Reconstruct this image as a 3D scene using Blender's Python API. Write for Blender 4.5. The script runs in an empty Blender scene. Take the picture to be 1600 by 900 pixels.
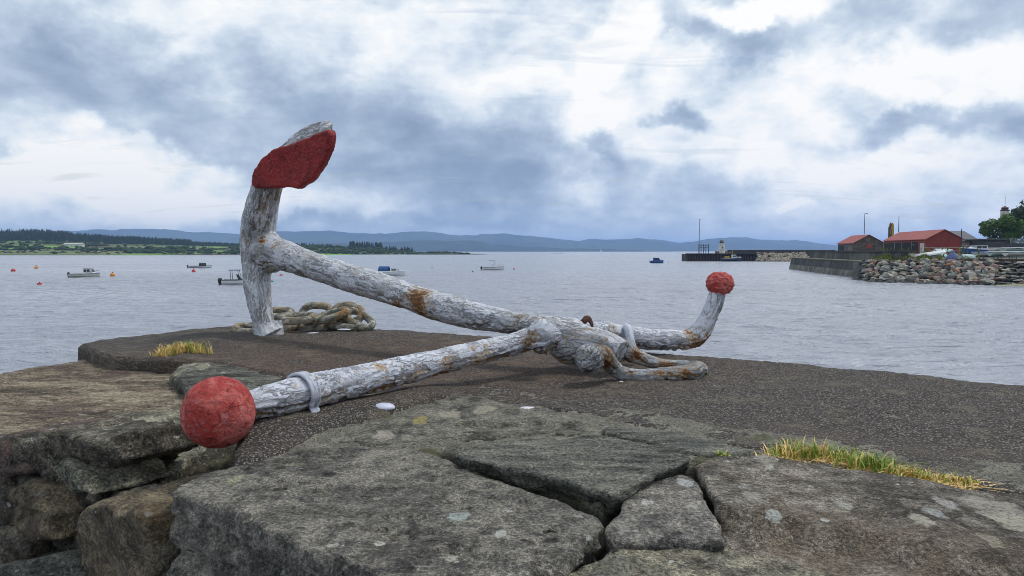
import bpy, math, random
import numpy as np
from mathutils import Matrix, Vector
R = math.radians
SC = bpy.context.scene
COL = SC.collection

# ------------------------------------------------------------------ camera
F = 1150.0                      # focal length in pixels of the 1600 px wide photograph
CZ = 0.75                       # camera height above the quay top (z = 0)
WATER = -3.25
PITCH = math.atan(58.0 / F)
cd = bpy.data.cameras.new('camera'); cam = bpy.data.objects.new('camera', cd); COL.objects.link(cam)
cam.location = (0, 0, CZ); cam.rotation_euler = (math.pi / 2 - PITCH, 0, 0)
cd.sensor_width = 36; cd.lens = 36 * F / 1600; cd.clip_start = 0.05; cd.clip_end = 60000
SC.camera = cam

# ------------------------------------------------------------------ light
SUN_AZ, SUN_EL = R(62), R(60)    # azimuth clockwise from +Y (view direction), high behind the thin cloud at the right
w = bpy.data.worlds.new("World"); SC.world = w; w.use_nodes = True
sd = bpy.data.lights.new('sun', 'SUN'); sun = bpy.data.objects.new('sun', sd); COL.objects.link(sun)
sd.energy = 1.5; sd.angle = R(10); sd.color = (1, .97, .92)
sdir = Vector((math.sin(SUN_AZ) * math.cos(SUN_EL), math.cos(SUN_AZ) * math.cos(SUN_EL), math.sin(SUN_EL)))
sun.rotation_euler = sdir.to_track_quat('Z', 'Y').to_euler()
SC.view_settings.view_transform = 'Standard'; SC.view_settings.look = 'None'
SC.view_settings.gamma = 1; SC.view_settings.use_curve_mapping = False
SC.view_settings.exposure = 0.25
SC.cycles.use_denoising = True; SC.cycles.filter_width = 0.9
SC.cycles.max_bounces = 6; SC.cycles.diffuse_bounces = 3; SC.cycles.glossy_bounces = 3
SC.cycles.volume_bounces = 1; SC.cycles.transmission_bounces = 3
SC.cycles.caustics_reflective = False; SC.cycles.caustics_refractive = False


# ------------------------------------------------------------------ node helpers
def srgb(r, g, b):
    f = lambda c: (c / 255 / 12.92) if c / 255 <= .04045 else ((c / 255 + .055) / 1.055) ** 2.4
    return (f(r), f(g), f(b), 1)

class NT:
    """small expression builder round a node tree"""
    def __init__(s, nt):
        s.t = nt; nt.nodes.clear()
    def n(s, kind, ins=None, **props):
        nd = s.t.nodes.new(kind)
        for k, v in props.items(): setattr(nd, k, v)
        for k, v in (ins or {}).items():
            sk = nd.inputs[k]
            if hasattr(v, 'is_output') or isinstance(v, bpy.types.NodeSocket): s.t.links.new(v, sk)
            elif v is not None: sk.default_value = v
        return nd
    def m(s, op, a, b=None, c=None, clamp=False):
        nd = s.t.nodes.new('ShaderNodeMath'); nd.operation = op; nd.use_clamp = clamp
        for i, v in enumerate((a, b, c)):
            if v is None: continue
            if isinstance(v, bpy.types.NodeSocket): s.t.links.new(v, nd.inputs[i])
            else: nd.inputs[i].default_value = v
        return nd.outputs[0]
    def vm(s, op, a, b=None, sc=None):
        nd = s.t.nodes.new('ShaderNodeVectorMath'); nd.operation = op
        for i, v in enumerate((a, b)):
            if v is None: continue
            if isinstance(v, bpy.types.NodeSocket): s.t.links.new(v, nd.inputs[i])
            else: nd.inputs[i].default_value = v
        if sc is not None: nd.inputs['Scale'].default_value = sc
        return nd.outputs['Value'] if op in ('LENGTH', 'DOT_PRODUCT', 'DISTANCE') else nd.outputs[0]
    def noise(s, vec, scale, detail=4, rough=.55, dist=0, out=0):
        return s.n('ShaderNodeTexNoise', {'Vector': vec, 'Scale': scale, 'Detail': detail, 'Roughness': rough, 'Distortion': dist}).outputs[out]
    def vor(s, vec, scale, feature='F1', out='Distance', rnd=1):
        return s.n('ShaderNodeTexVoronoi', {'Vector': vec, 'Scale': scale, 'Randomness': rnd}, feature=feature).outputs[out]
    def rng(s, v, a, b, c=0., d=1., smooth=True):
        return s.n('ShaderNodeMapRange', {'Value': v, 'From Min': a, 'From Max': b, 'To Min': c, 'To Max': d},
                   interpolation_type='SMOOTHSTEP' if smooth else 'LINEAR').outputs[0]
    def mix(s, f, a, b, mode='MIX'):
        nd = s.n('ShaderNodeMix', data_type='RGBA', blend_type=mode)
        for k, v in ((0, f), (6, a), (7, b)):
            if isinstance(v, bpy.types.NodeSocket): s.t.links.new(v, nd.inputs[k])
            else: nd.inputs[k].default_value = v if k == 0 or len(v) == 4 else (*v, 1)
        return nd.outputs[2]
    def bump(s, h, strength, dist, normal=None):
        return s.n('ShaderNodeBump', {'Height': h, 'Strength': strength, 'Distance': dist, 'Normal': normal}).outputs[0]
    def surf(s, **ins):
        b = s.n('ShaderNodeBsdfPrincipled', ins)
        o = s.n('ShaderNodeOutputMaterial'); s.t.links.new(b.outputs[0], o.inputs[0]); return b

def newmat(name):
    m = bpy.data.materials.new(name); m.use_nodes = True
    return m, NT(m.node_tree)
def objco(t): return t.n('ShaderNodeTexCoord').outputs['Object']

# ------------------------------------------------------------------ the sky: nishita under a procedural cloud deck
def build_sky():
    t = NT(w.node_tree)
    D = t.n('ShaderNodeTexCoord').outputs['Generated']
    sky = t.n('ShaderNodeTexSky', sky_type='NISHITA', sun_disc=False, sun_elevation=SUN_EL, sun_rotation=SUN_AZ,
              air_density=1.2, dust_density=2.0, ozone_density=2.0).outputs[0]
    sep = t.n('ShaderNodeSeparateXYZ', {0: D})
    X, Y, Z = sep.outputs
    # cloud-plane coordinates: things flatten towards the horizon
    zz = t.m('ADD', t.m('MAXIMUM', Z, 0.0), 0.16)
    cp = t.n('ShaderNodeCombineXYZ', {0: t.m('DIVIDE', X, zz), 1: t.m('DIVIDE', Y, zz), 2: 0.0}).outputs[0]
    nbig = t.noise(cp, 0.9, 7, .58, .2)
    ndir = t.noise(t.vm('MULTIPLY', D, (1, 1, 1.9)), 3.4, 8, .55, .1)
    nfine = t.noise(t.vm('MULTIPLY', D, (1, 1, 2.0)), 9, 9, .6, .0)
    # ragged direction for the placed cloud masses
    wv = t.n('ShaderNodeTexNoise', {'Vector': D, 'Scale': 5.5, 'Detail': 8.0, 'Roughness': .6}).outputs['Color']
    W = t.vm('ADD', D, t.vm('MULTIPLY', t.vm('SUBTRACT', wv, (.5, .5, .5)), (.22, .1, .17)))
    def blob(px, py, rx, ry, rot=0):
        d = Vector(((px - 800) / F, 1, (450 - py) / F))
        d = Vector((d.x, math.cos(PITCH) + d.z * math.sin(PITCH), -math.sin(PITCH) + d.z * math.cos(PITCH))).normalized()
        az = math.atan2(d.x, d.y); el = math.asin(d.z)
        mp = t.n('ShaderNodeMapping', {'Vector': t.vm('SUBTRACT', W, tuple(d)), }, vector_type='TEXTURE')
        mp.inputs['Rotation'].default_value = (0, R(rot), -az)
        mp.inputs['Scale'].default_value = (rx / F, .8, ry / F)
        L = t.vm('LENGTH', mp.outputs[0])
        return t.rng(L, 0.25, 1.25, 1, 0)
    val = None
    # (px, py, rx, ry, rot, amount): bright breaks positive, grey cloud bases negative
    for px, py, rx, ry, rot, a in SKYBLOBS:
        b = t.m('MULTIPLY', blob(px, py, rx, ry, rot), a)
        val = b if val is None else t.m('ADD', val, b)
    n = t.m('MULTIPLY', t.m('SUBTRACT', ndir, .5), 1.05)
    n = t.m('ADD', n, t.m('MULTIPLY', t.m('SUBTRACT', nbig, .5), .5))
    n = t.m('ADD', n, t.m('MULTIPLY', t.m('SUBTRACT', nfine, .5), .8))
    puff = t.m('ABSOLUTE', t.m('SUBTRACT', t.noise(t.vm('MULTIPLY', D, (1, 1, 1.6)), 6.5, 6, .55), .5))
    n = t.m('ADD', n, t.m('MULTIPLY', t.m('SUBTRACT', .06, puff), 1.5))
    v = t.m('ADD', t.m('ADD', val, n), .535)
    cr = t.n('ShaderNodeValToRGB', {0: v})
    e = cr.color_ramp; e.interpolation = 'LINEAR'
    stops = ((0.0, (136, 154, 179)), (.24, (157, 174, 196)), (.43, (182, 197, 215)), (.56, (204, 216, 229)), (.69, (228, 235, 241)), (.88, (251, 250, 248)))
    e.elements[0].position, e.elements[0].color = stops[0][0], srgb(*stops[0][1])
    e.elements[1].position, e.elements[1].color = stops[-1][0], srgb(*stops[-1][1])
    for p, c in stops[1:-1]:
        x = e.elements.new(p); x.color = srgb(*c)
    cloud = t.vm('SCALE', cr.outputs[0], sc=9.2)
    # thin places let the blue through
    gap = t.m('MULTIPLY', t.rng(t.noise(t.vm('MULTIPLY', cp, (1, 3.2, 1)), 1.1, 6, .6, 1.0), .56, .68), .55)
    col = t.mix(gap, cloud, t.mix(.45, sky, cloud))
    # towards and below the horizon it settles to pale grey blue
    hz = t.rng(Z, 0.0, .045, 1, 0)
    col = t.mix(t.m('MULTIPLY', hz, .55), col, tuple(c * 10 for c in srgb(196, 208, 226)[:3]) + (1,))
    bg = t.n('ShaderNodeBackground', {'Color': col, 'Strength': 0.1})
    o = t.n('ShaderNodeOutputWorld'); t.t.links.new(bg.outputs[0], o.inputs[0])
SKYBLOBS = [
    (200, 185, 480, 85, 8, -.16), (640, 225, 300, 105, 24, -.20), (100, 110, 200, 70, 0, -.04),
    (770, 270, 140, 75, 14, -.24), (880, 200, 120, 120, 0, -.10), (560, 110, 380, 70, 8, .10), (60, 330, 200, 20, 0, .16),
    (420, 60, 420, 70, 0, .08), (170, 20, 90, 40, 0, .14),
    (130, 285, 280, 42, 3, .50), (210, 228, 70, 28, 0, .42), (330, 250, 70, 25, 10, .34), (520, 320, 230, 26, 8, .12),
    (945, 72, 80, 46, -25, .66), (1230, 125, 340, 66, 2, .36), (920, 180, 90, 50, 0, .40),
    (1180, 8, 130, 26, 0, .50), (1480, 130, 200, 55, 0, .22), (1260, 215, 320, 55, 0, .20),
    (1100, 50, 170, 28, 12, -.22), (1480, 50, 220, 35, 0, -.14), (1065, 180, 38, 20, 0, -.42), (1370, 165, 110, 34, 25, -.42),
    (1500, 200, 120, 22, 5, -.30), (960, 225, 60, 22, 20, -.36), (1120, 290, 80, 38, 0, -.22), (940, 290, 70, 22, 0, .20),
    (770, 320, 60, 16, 0, .22), (1300, 340, 330, 35, 0, -.10), (600, 345, 420, 12, 0, -.16), (1255, 315, 34, 12, 0, .30),
]
build_sky()

# ------------------------------------------------------------------ numpy noise
def _hash(ix, iy, iz, seed):
    h = (ix.astype(np.uint32) * np.uint32(374761393)) ^ (iy.astype(np.uint32) * np.uint32(668265263)) ^ (iz.astype(np.uint32) * np.uint32(2147483647 - 1013)) ^ np.uint32((seed * 2654435761) & 0xffffffff)
    h = (h ^ (h >> np.uint32(13))) * np.uint32(1274126177)
    h = (h ^ (h >> np.uint32(16))) * np.uint32(2246822519)
    return (h ^ (h >> np.uint32(13)))
_G = np.random.RandomState(5).normal(size=(256, 3)); _G /= np.linalg.norm(_G, axis=1)[:, None]
def perlin(P, seed=0):
    P = np.asarray(P, float); I = np.floor(P).astype(np.int64); f = P - I
    u = f * f * f * (f * (f * 6 - 15) + 10); out = 0
    with np.errstate(over='ignore'):
        for dx in (0, 1):
            for dy in (0, 1):
                for dz in (0, 1):
                    g = _G[_hash(I[:, 0] + dx, I[:, 1] + dy, I[:, 2] + dz, seed) & 255]
                    d = (g * (f - (dx, dy, dz))).sum(1)
                    wt = (u[:, 0] if dx else 1 - u[:, 0]) * (u[:, 1] if dy else 1 - u[:, 1]) * (u[:, 2] if dz else 1 - u[:, 2])
                    out = out + d * wt
    return out * 1.5
def fbm(P, scale=1, octv=4, rough=.5, seed=0, ridged=False):
    P = np.asarray(P, float) * scale; a = 1; s = 0; tot = 0
    for i in range(octv):
        n = perlin(P + i * 17.3, seed + i)
        if ridged: n = 1 - 2 * np.abs(n)
        s = s + a * n; tot += a; a *= rough; P = P * 2.03
    return s / tot
def vec3(x, y, z=0.):
    x = np.asarray(x, float); return np.stack([x, np.broadcast_to(y, x.shape), np.broadcast_to(z, x.shape)], 1)
def smooth01(x): x = np.clip(x, 0, 1); return x * x * (3 - 2 * x)

# ------------------------------------------------------------------ pixels to places (used to survey the site, at real distances)
_c, _s = math.cos(PITCH), math.sin(PITCH)
def ray(px, py):
    a, b = (px - 800) / F, (450 - py) / F
    return np.array([a, _c + b * _s, -_s + b * _c])
def at(px, py, Y):
    d = ray(px, py); return d * (Y / d[1]) + (0, 0, CZ)
def ground(px, py, z=0.0):
    d = ray(px, py); k = (z - CZ) / d[2]; return d * k + (0, 0, CZ)
def hpx(n, Y): return n * Y / F

# ------------------------------------------------------------------ object helpers
def link_mesh(name, V, Fq, mat=None, parent=None, smooth=True):
    me = bpy.data.meshes.new(name)
    V = np.asarray(V, np.float32)
    if isinstance(Fq, np.ndarray):
        k = Fq.shape[1]; nf = len(Fq)
        me.vertices.add(len(V)); me.vertices.foreach_set('co', V.ravel())
        me.loops.add(nf * k); me.loops.foreach_set('vertex_index', Fq.astype(np.int32).ravel())
        me.polygons.add(nf); me.polygons.foreach_set('loop_start', np.arange(0, nf * k, k, dtype=np.int32))
        me.update(calc_edges=True)
    else:
        me.from_pydata([tuple(map(float, v)) for v in V], [], [tuple(map(int, f)) for f in Fq])
    me.validate(verbose=False)
    if smooth: me.polygons.foreach_set('use_smooth', np.ones(len(me.polygons), bool))
    if mat: me.materials.append(mat)
    o = bpy.data.objects.new(name, me); COL.objects.link(o)
    if parent: o.parent = parent
    return o
def tag(o, label=None, cat=None, group=None, kind=None):
    if label: o['label'] = label
    if cat: o['category'] = cat
    if group: o['group'] = group
    if kind: o['kind'] = kind
    return o
def empty(name, loc=(0, 0, 0), label=None, cat=None, group=None, rz=0):
    o = bpy.data.objects.new(name, None); COL.objects.link(o); o.location = loc; o.rotation_euler.z = rz
    o.empty_display_size = .1
    return tag(o, label, cat, group)
def copy_tree(o, parent=None):
    c = o.copy(); COL.objects.link(c); c.parent = parent
    for ch in list(o.children): copy_tree(ch, c)
    return c

class MB:
    """collects shapes into one mesh"""
    def __init__(s): s.v = []; s.f = []
    def add(s, V, Fs):
        b = len(s.v); s.v += [tuple(map(float, v)) for v in V]; s.f += [tuple(int(i) + b for i in f) for f in Fs]
        return s
    def quadbox(s, B, T):
        """box from four bottom and four top corners"""
        return s.add(list(B) + list(T), [(3, 2, 1, 0), (4, 5, 6, 7), (0, 1, 5, 4), (1, 2, 6, 5), (2, 3, 7, 6), (3, 0, 4, 7)])
    def box(s, c, d, rz=0, M=None):
        x, y, z = (q / 2 for q in d); cs, sn = math.cos(rz), math.sin(rz)
        P = [(-x, -y, -z), (x, -y, -z), (x, y, -z), (-x, y, -z), (-x, -y, z), (x, -y, z), (x, y, z), (-x, y, z)]
        P = [(c[0] + a * cs - b * sn, c[1] + a * sn + b * cs, c[2] + e) for a, b, e in P]
        return s.quadbox(P[:4], P[4:])
    def tube(s, pts, r, n=8, cap=True):
        V, Fq = sweep(pts, r, n, cap); return s.add(V, Fq)
    def build(s, name, mat, parent=None, smooth=False):
        return link_mesh(name, s.v, s.f, mat, parent, smooth)

def sweep(pts, rad, n=12, cap=True, up=(0, 0, 1), squash=1.0):
    """tube along points; rad is a number or one per point"""
    P = np.asarray(pts, float); m = len(P); rad = np.broadcast_to(np.asarray(rad, float), (m,))
    T = np.gradient(P, axis=0); T /= np.linalg.norm(T, axis=1)[:, None] + 1e-9
    u = np.asarray(up, float)
    if abs(T[0] @ u) > .95: u = np.array((1., 0, 0))
    V = []; a = np.linspace(0, 2 * math.pi, n, endpoint=False); side = np.cross(T[0], u)
    for i in range(m):
        side = side - T[i] * (side @ T[i]); side /= np.linalg.norm(side); nn = np.cross(side, T[i])
        V.append(P[i] + rad[i] * (np.cos(a)[:, None] * side + squash * np.sin(a)[:, None] * nn))
    V = np.concatenate(V); Fs = []
    for i in range(m - 1):
        for j in range(n):
            k = (j + 1) % n; Fs.append((i * n + j, i * n + k, (i + 1) * n + k, (i + 1) * n + j))
    if cap:
        Fs.append(tuple(range(n - 1, -1, -1))); Fs.append(tuple((m - 1) * n + j for j in range(n)))
    return V, Fs
def catmull(pts, sub=8):
    P = np.asarray(pts, float); Q = np.vstack([2 * P[0] - P[1], P, 2 * P[-1] - P[-2]]); out = []
    for i in range(1, len(Q) - 2):
        for k in range(sub):
            t = k / sub
            out.append(.5 * (2 * Q[i] + (Q[i + 1] - Q[i - 1]) * t + (2 * Q[i - 1] - 5 * Q[i] + 4 * Q[i + 1] - Q[i + 2]) * t * t + (-Q[i - 1] + 3 * Q[i] - 3 * Q[i + 1] + Q[i + 2]) * t ** 3))
    out.append(P[-1]); return np.array(out)
def sphere(c, r, nu=16, nv=10, sc=(1, 1, 1)):
    V = [(c[0], c[1], c[2] + r * sc[2])]
    for i in range(1, nv):
        ph = math.pi * i / nv
        for j in range(nu):
            th = 2 * math.pi * j / nu
            V.append((c[0] + r * sc[0] * math.sin(ph) * math.cos(th), c[1] + r * sc[1] * math.sin(ph) * math.sin(th), c[2] + r * sc[2] * math.cos(ph)))
    V.append((c[0], c[1], c[2] - r * sc[2])); Fs = []
    for j in range(nu): Fs.append((0, 1 + j, 1 + (j + 1) % nu))
    for i in range(nv - 2):
        for j in range(nu):
            a = 1 + i * nu + j; b = 1 + i * nu + (j + 1) % nu
            Fs.append((a, a + nu, b + nu, b))
    e = len(V) - 1; o = 1 + (nv - 2) * nu
    for j in range(nu): Fs.append((e, o + (j + 1) % nu, o + j))
    return V, Fs
def lathe(c, prof, n=20):
    """prof: list of (radius, z)"""
    V = []; Fs = []; m = len(prof)
    for r, z in prof:
        for j in range(n):
            a = 2 * math.pi * j / n; V.append((c[0] + r * math.cos(a), c[1] + r * math.sin(a), c[2] + z))
    for i in range(m - 1):
        for j in range(n):
            k = (j + 1) % n; Fs.append((i * n + j, i * n + k, (i + 1) * n + k, (i + 1) * n + j))
    Fs.append(tuple(range(n - 1, -1, -1))); Fs.append(tuple((m - 1) * n + j for j in range(n)))
    return V, Fs

def remeshed(mb, voxel, smooth_it=2):
    """voxel-union of everything in mb; returns vertices and quads"""
    me = bpy.data.meshes.new('tmp'); me.from_pydata(mb.v, [], mb.f); me.update()
    o = bpy.data.objects.new('tmp', me); COL.objects.link(o)
    md = o.modifiers.new('r', 'REMESH'); md.mode = 'VOXEL'; md.voxel_size = voxel
    if smooth_it:
        sm = o.modifiers.new('s', 'SMOOTH'); sm.iterations = smooth_it; sm.factor = .5
    dg = bpy.context.evaluated_depsgraph_get(); ev = o.evaluated_get(dg); m2 = ev.to_mesh()
    V = np.empty(len(m2.vertices) * 3); m2.vertices.foreach_get('co', V); V = V.reshape(-1, 3)
    Fq = [tuple(p.vertices) for p in m2.polygons]
    N = np.empty(len(m2.vertices) * 3); m2.vertices.foreach_get('normal', N); N = N.reshape(-1, 3)
    ev.to_mesh_clear(); bpy.data.objects.remove(o); bpy.data.meshes.remove(me)
    return V, Fq, N

# ------------------------------------------------------------------ irregular slab of stone
def poly_dist(P, poly):
    """distance to polygon, nearest point, inside flag"""
    A = poly; B = np.roll(poly, -1, 0); d = B - A; L = (d ** 2).sum(1) + 1e-12
    best = np.full(len(P), 1e9); near = np.zeros_like(P); inside = np.zeros(len(P), bool)
    for i in range(len(A)):
        t = np.clip(((P - A[i]) @ d[i]) / L[i], 0, 1); q = A[i] + t[:, None] * d[i]
        ds = ((P - q) ** 2).sum(1); m = ds < best; best[m] = ds[m]; near[m] = q[m]
        c = (A[i, 1] > P[:, 1]) != (B[i, 1] > P[:, 1])
        xx = A[i, 0] + (P[:, 1] - A[i, 1]) * d[i, 0] / (d[i, 1] if abs(d[i, 1]) > 1e-12 else 1e-12)
        inside ^= c & (P[:, 0] < xx)
    return np.sqrt(best), near, inside
def slab(name, pts, z, thick, mat, parent=None, res=.012, warp=.012, warps=6., er=.03, ed=.018, amp=.01, ampf=.0025,
         side=.02, strat=0., seed=1, hfun=None, M=None, rows=None, facet=0., planes=0, pslope=.35, smooth_n=2, rough=0., tilt=None, under=0.):
    pts = np.asarray(pts, float)[:, :2]; n = len(pts); dense = []
    for i in range(n):
        a, b = pts[i], pts[(i + 1) % n]; k = max(1, int(np.linalg.norm(b - a) / (res * 2.5)))
        for j in range(k): dense.append(a + (b - a) * j / k)
    D = np.array(dense)
    for it in range(smooth_n): D = .5 * D + .25 * np.roll(D, 1, 0) + .25 * np.roll(D, -1, 0)
    if warp:
        q = vec3(D[:, 0], D[:, 1], seed * 3.1)
        D = D + warp * np.stack([fbm(q, warps, 4, .6, seed), fbm(q, warps, 4, .6, seed + 50)], 1) * 1.6
    lo, hi = D.min(0), D.max(0); nx, ny = (np.ceil((hi - lo) / res).astype(int) + 1)
    gx, gy = np.meshgrid(lo[0] + np.arange(nx + 1) * res, lo[1] + np.arange(ny + 1) * res, indexing='ij')
    cx, cy = (gx[:-1, :-1] + res / 2).ravel(), (gy[:-1, :-1] + res / 2).ravel()
    C = np.stack([cx, cy], 1); _, _, ins = poly_dist(C, D)
    ci, cj = np.nonzero(ins.reshape(nx, ny))
    vid = lambda i, j: i * (ny + 1) + j
    Q = np.stack([vid(ci, cj), vid(ci + 1, cj), vid(ci + 1, cj + 1), vid(ci, cj + 1)], 1)
    used, inv = np.unique(Q, return_inverse=True); Q = inv.reshape(Q.shape)
    P = np.stack([gx.ravel()[used], gy.ravel()[used]], 1)
    E = np.concatenate([Q[:, [0, 1]], Q[:, [1, 2]], Q[:, [2, 3]], Q[:, [3, 0]]]); key = E[:, 0].astype(np.int64) * len(P) + E[:, 1]
    rkey = E[:, 1].astype(np.int64) * len(P) + E[:, 0]; bd = ~np.isin(key, rkey); BE = E[bd]
    dist, near, _ = poly_dist(P, D)
    bv = np.unique(BE); P[bv] = near[bv]; dist[bv] = 0
    t = np.clip(dist / er, 0, 1); H = -ed * (1 - np.sqrt(np.clip(1 - (1 - t) ** 2, 0, 1)))
    q = vec3(P[:, 0], P[:, 1], seed * 7.7)
    H = H + amp * fbm(q, 3.2, 4, .5, seed + 3) + ampf * fbm(q, 34, 3, .6, seed + 9)
    if facet:
        h = fbm(q, 2.6, 3, .5, seed + 21) * facet * 3; st = facet * .45
        k = np.floor(h / st); fr = h / st - k; H = H + (k + smooth01((fr - .72) / .28)) * st + .25 * h
    if planes:   # chiselled facets: the lowest of several tilted planes
        rs = np.random.RandomState(seed); c0 = D.mean(0); sz = np.sqrt(np.ptp(D[:, 0]) * np.ptp(D[:, 1])); Hp = np.full(len(P), 9.)
        wq = fbm(q, 5, 3, .5, seed + 33) * .03
        for k in range(planes):
            a = 2 * math.pi * (k + rs.uniform(-.4, .4)) / planes; sl = pslope * rs.uniform(.2, 1.3); cc = c0 + rs.normal(size=2) * sz * .12
            Hp = np.minimum(Hp, .02 * rs.uniform(-.5, 1) - ((P[:, 0] - cc[0]) * math.cos(a) + (P[:, 1] - cc[1]) * math.sin(a)) * sl + wq * rs.uniform(.3, 1.2))
        H = H + np.clip(Hp, -.12, .05)
    if rough: H = H + rough * (fbm(q * (1, 2.2, 1), 6.5, 5, .6, seed + 70, ridged=True) - .4)
    if tilt: H = H + (P[:, 0] - D[:, 0].mean()) * tilt[0] + (P[:, 1] - D[:, 1].mean()) * tilt[1]
    if hfun is not None: H = H + hfun(P[:, 0], P[:, 1])
    V = np.column_stack([P, z + H])
    # skirt
    NV = np.zeros((len(P), 2))
    ev = P[BE[:, 1]] - P[BE[:, 0]]; nr = np.stack([ev[:, 1], -ev[:, 0]], 1)
    nr /= np.linalg.norm(nr, axis=1)[:, None] + 1e-9
    np.add.at(NV, BE[:, 0], nr); np.add.at(NV, BE[:, 1], nr); NV /= np.linalg.norm(NV, axis=1)[:, None] + 1e-9
    K = rows or int(np.clip(thick / (res * 1.3), 2, 40)); nb = len(bv); idx = np.full(len(P), -1); idx[bv] = np.arange(nb)
    Vs = [V]; prev = bv; faces = [Q]; base = len(V); zb = V[bv, 2]
    for k in range(1, K + 1):
        dz = thick * k / K; Pz = zb * 1.0 - dz
        q = np.column_stack([P[bv], Pz])
        off = side * (fbm(q + 11, 5, 4, .55, seed + 30)) * min(1, k / 2) * 1.6
        if strat: off = off + strat * fbm(q * (1, 1, 6), 4.5, 3, .6, seed + 40) * 1.5
        off = off - under * np.minimum(dz, .16) * (1 + .6 * fbm(q, 7, 2, .5, seed + 90))
        off = off + .006 * math.sin(min(1, dz / max(er, .01)) * math.pi / 2)
        Vs.append(np.column_stack([P[bv] + NV[bv] * off[:, None], Pz]))
        cur = base + np.arange(nb)
        a, b = (prev[idx[BE[:, 0]]], prev[idx[BE[:, 1]]]); c, d = cur[idx[BE[:, 1]]], cur[idx[BE[:, 0]]]
        faces.append(np.stack([b, a, d, c], 1)); prev = cur; base += nb
    V = np.concatenate(Vs); Fq = np.concatenate(faces)
    if M is not None:
        M = np.array(M); V = V @ M[:3, :3].T + M[:3, 3]
    return link_mesh(name, V, Fq, mat, parent)
def pxpoly(pts, z=0.): return [ground(x, y, z)[:2] for x, y in pts]
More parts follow.
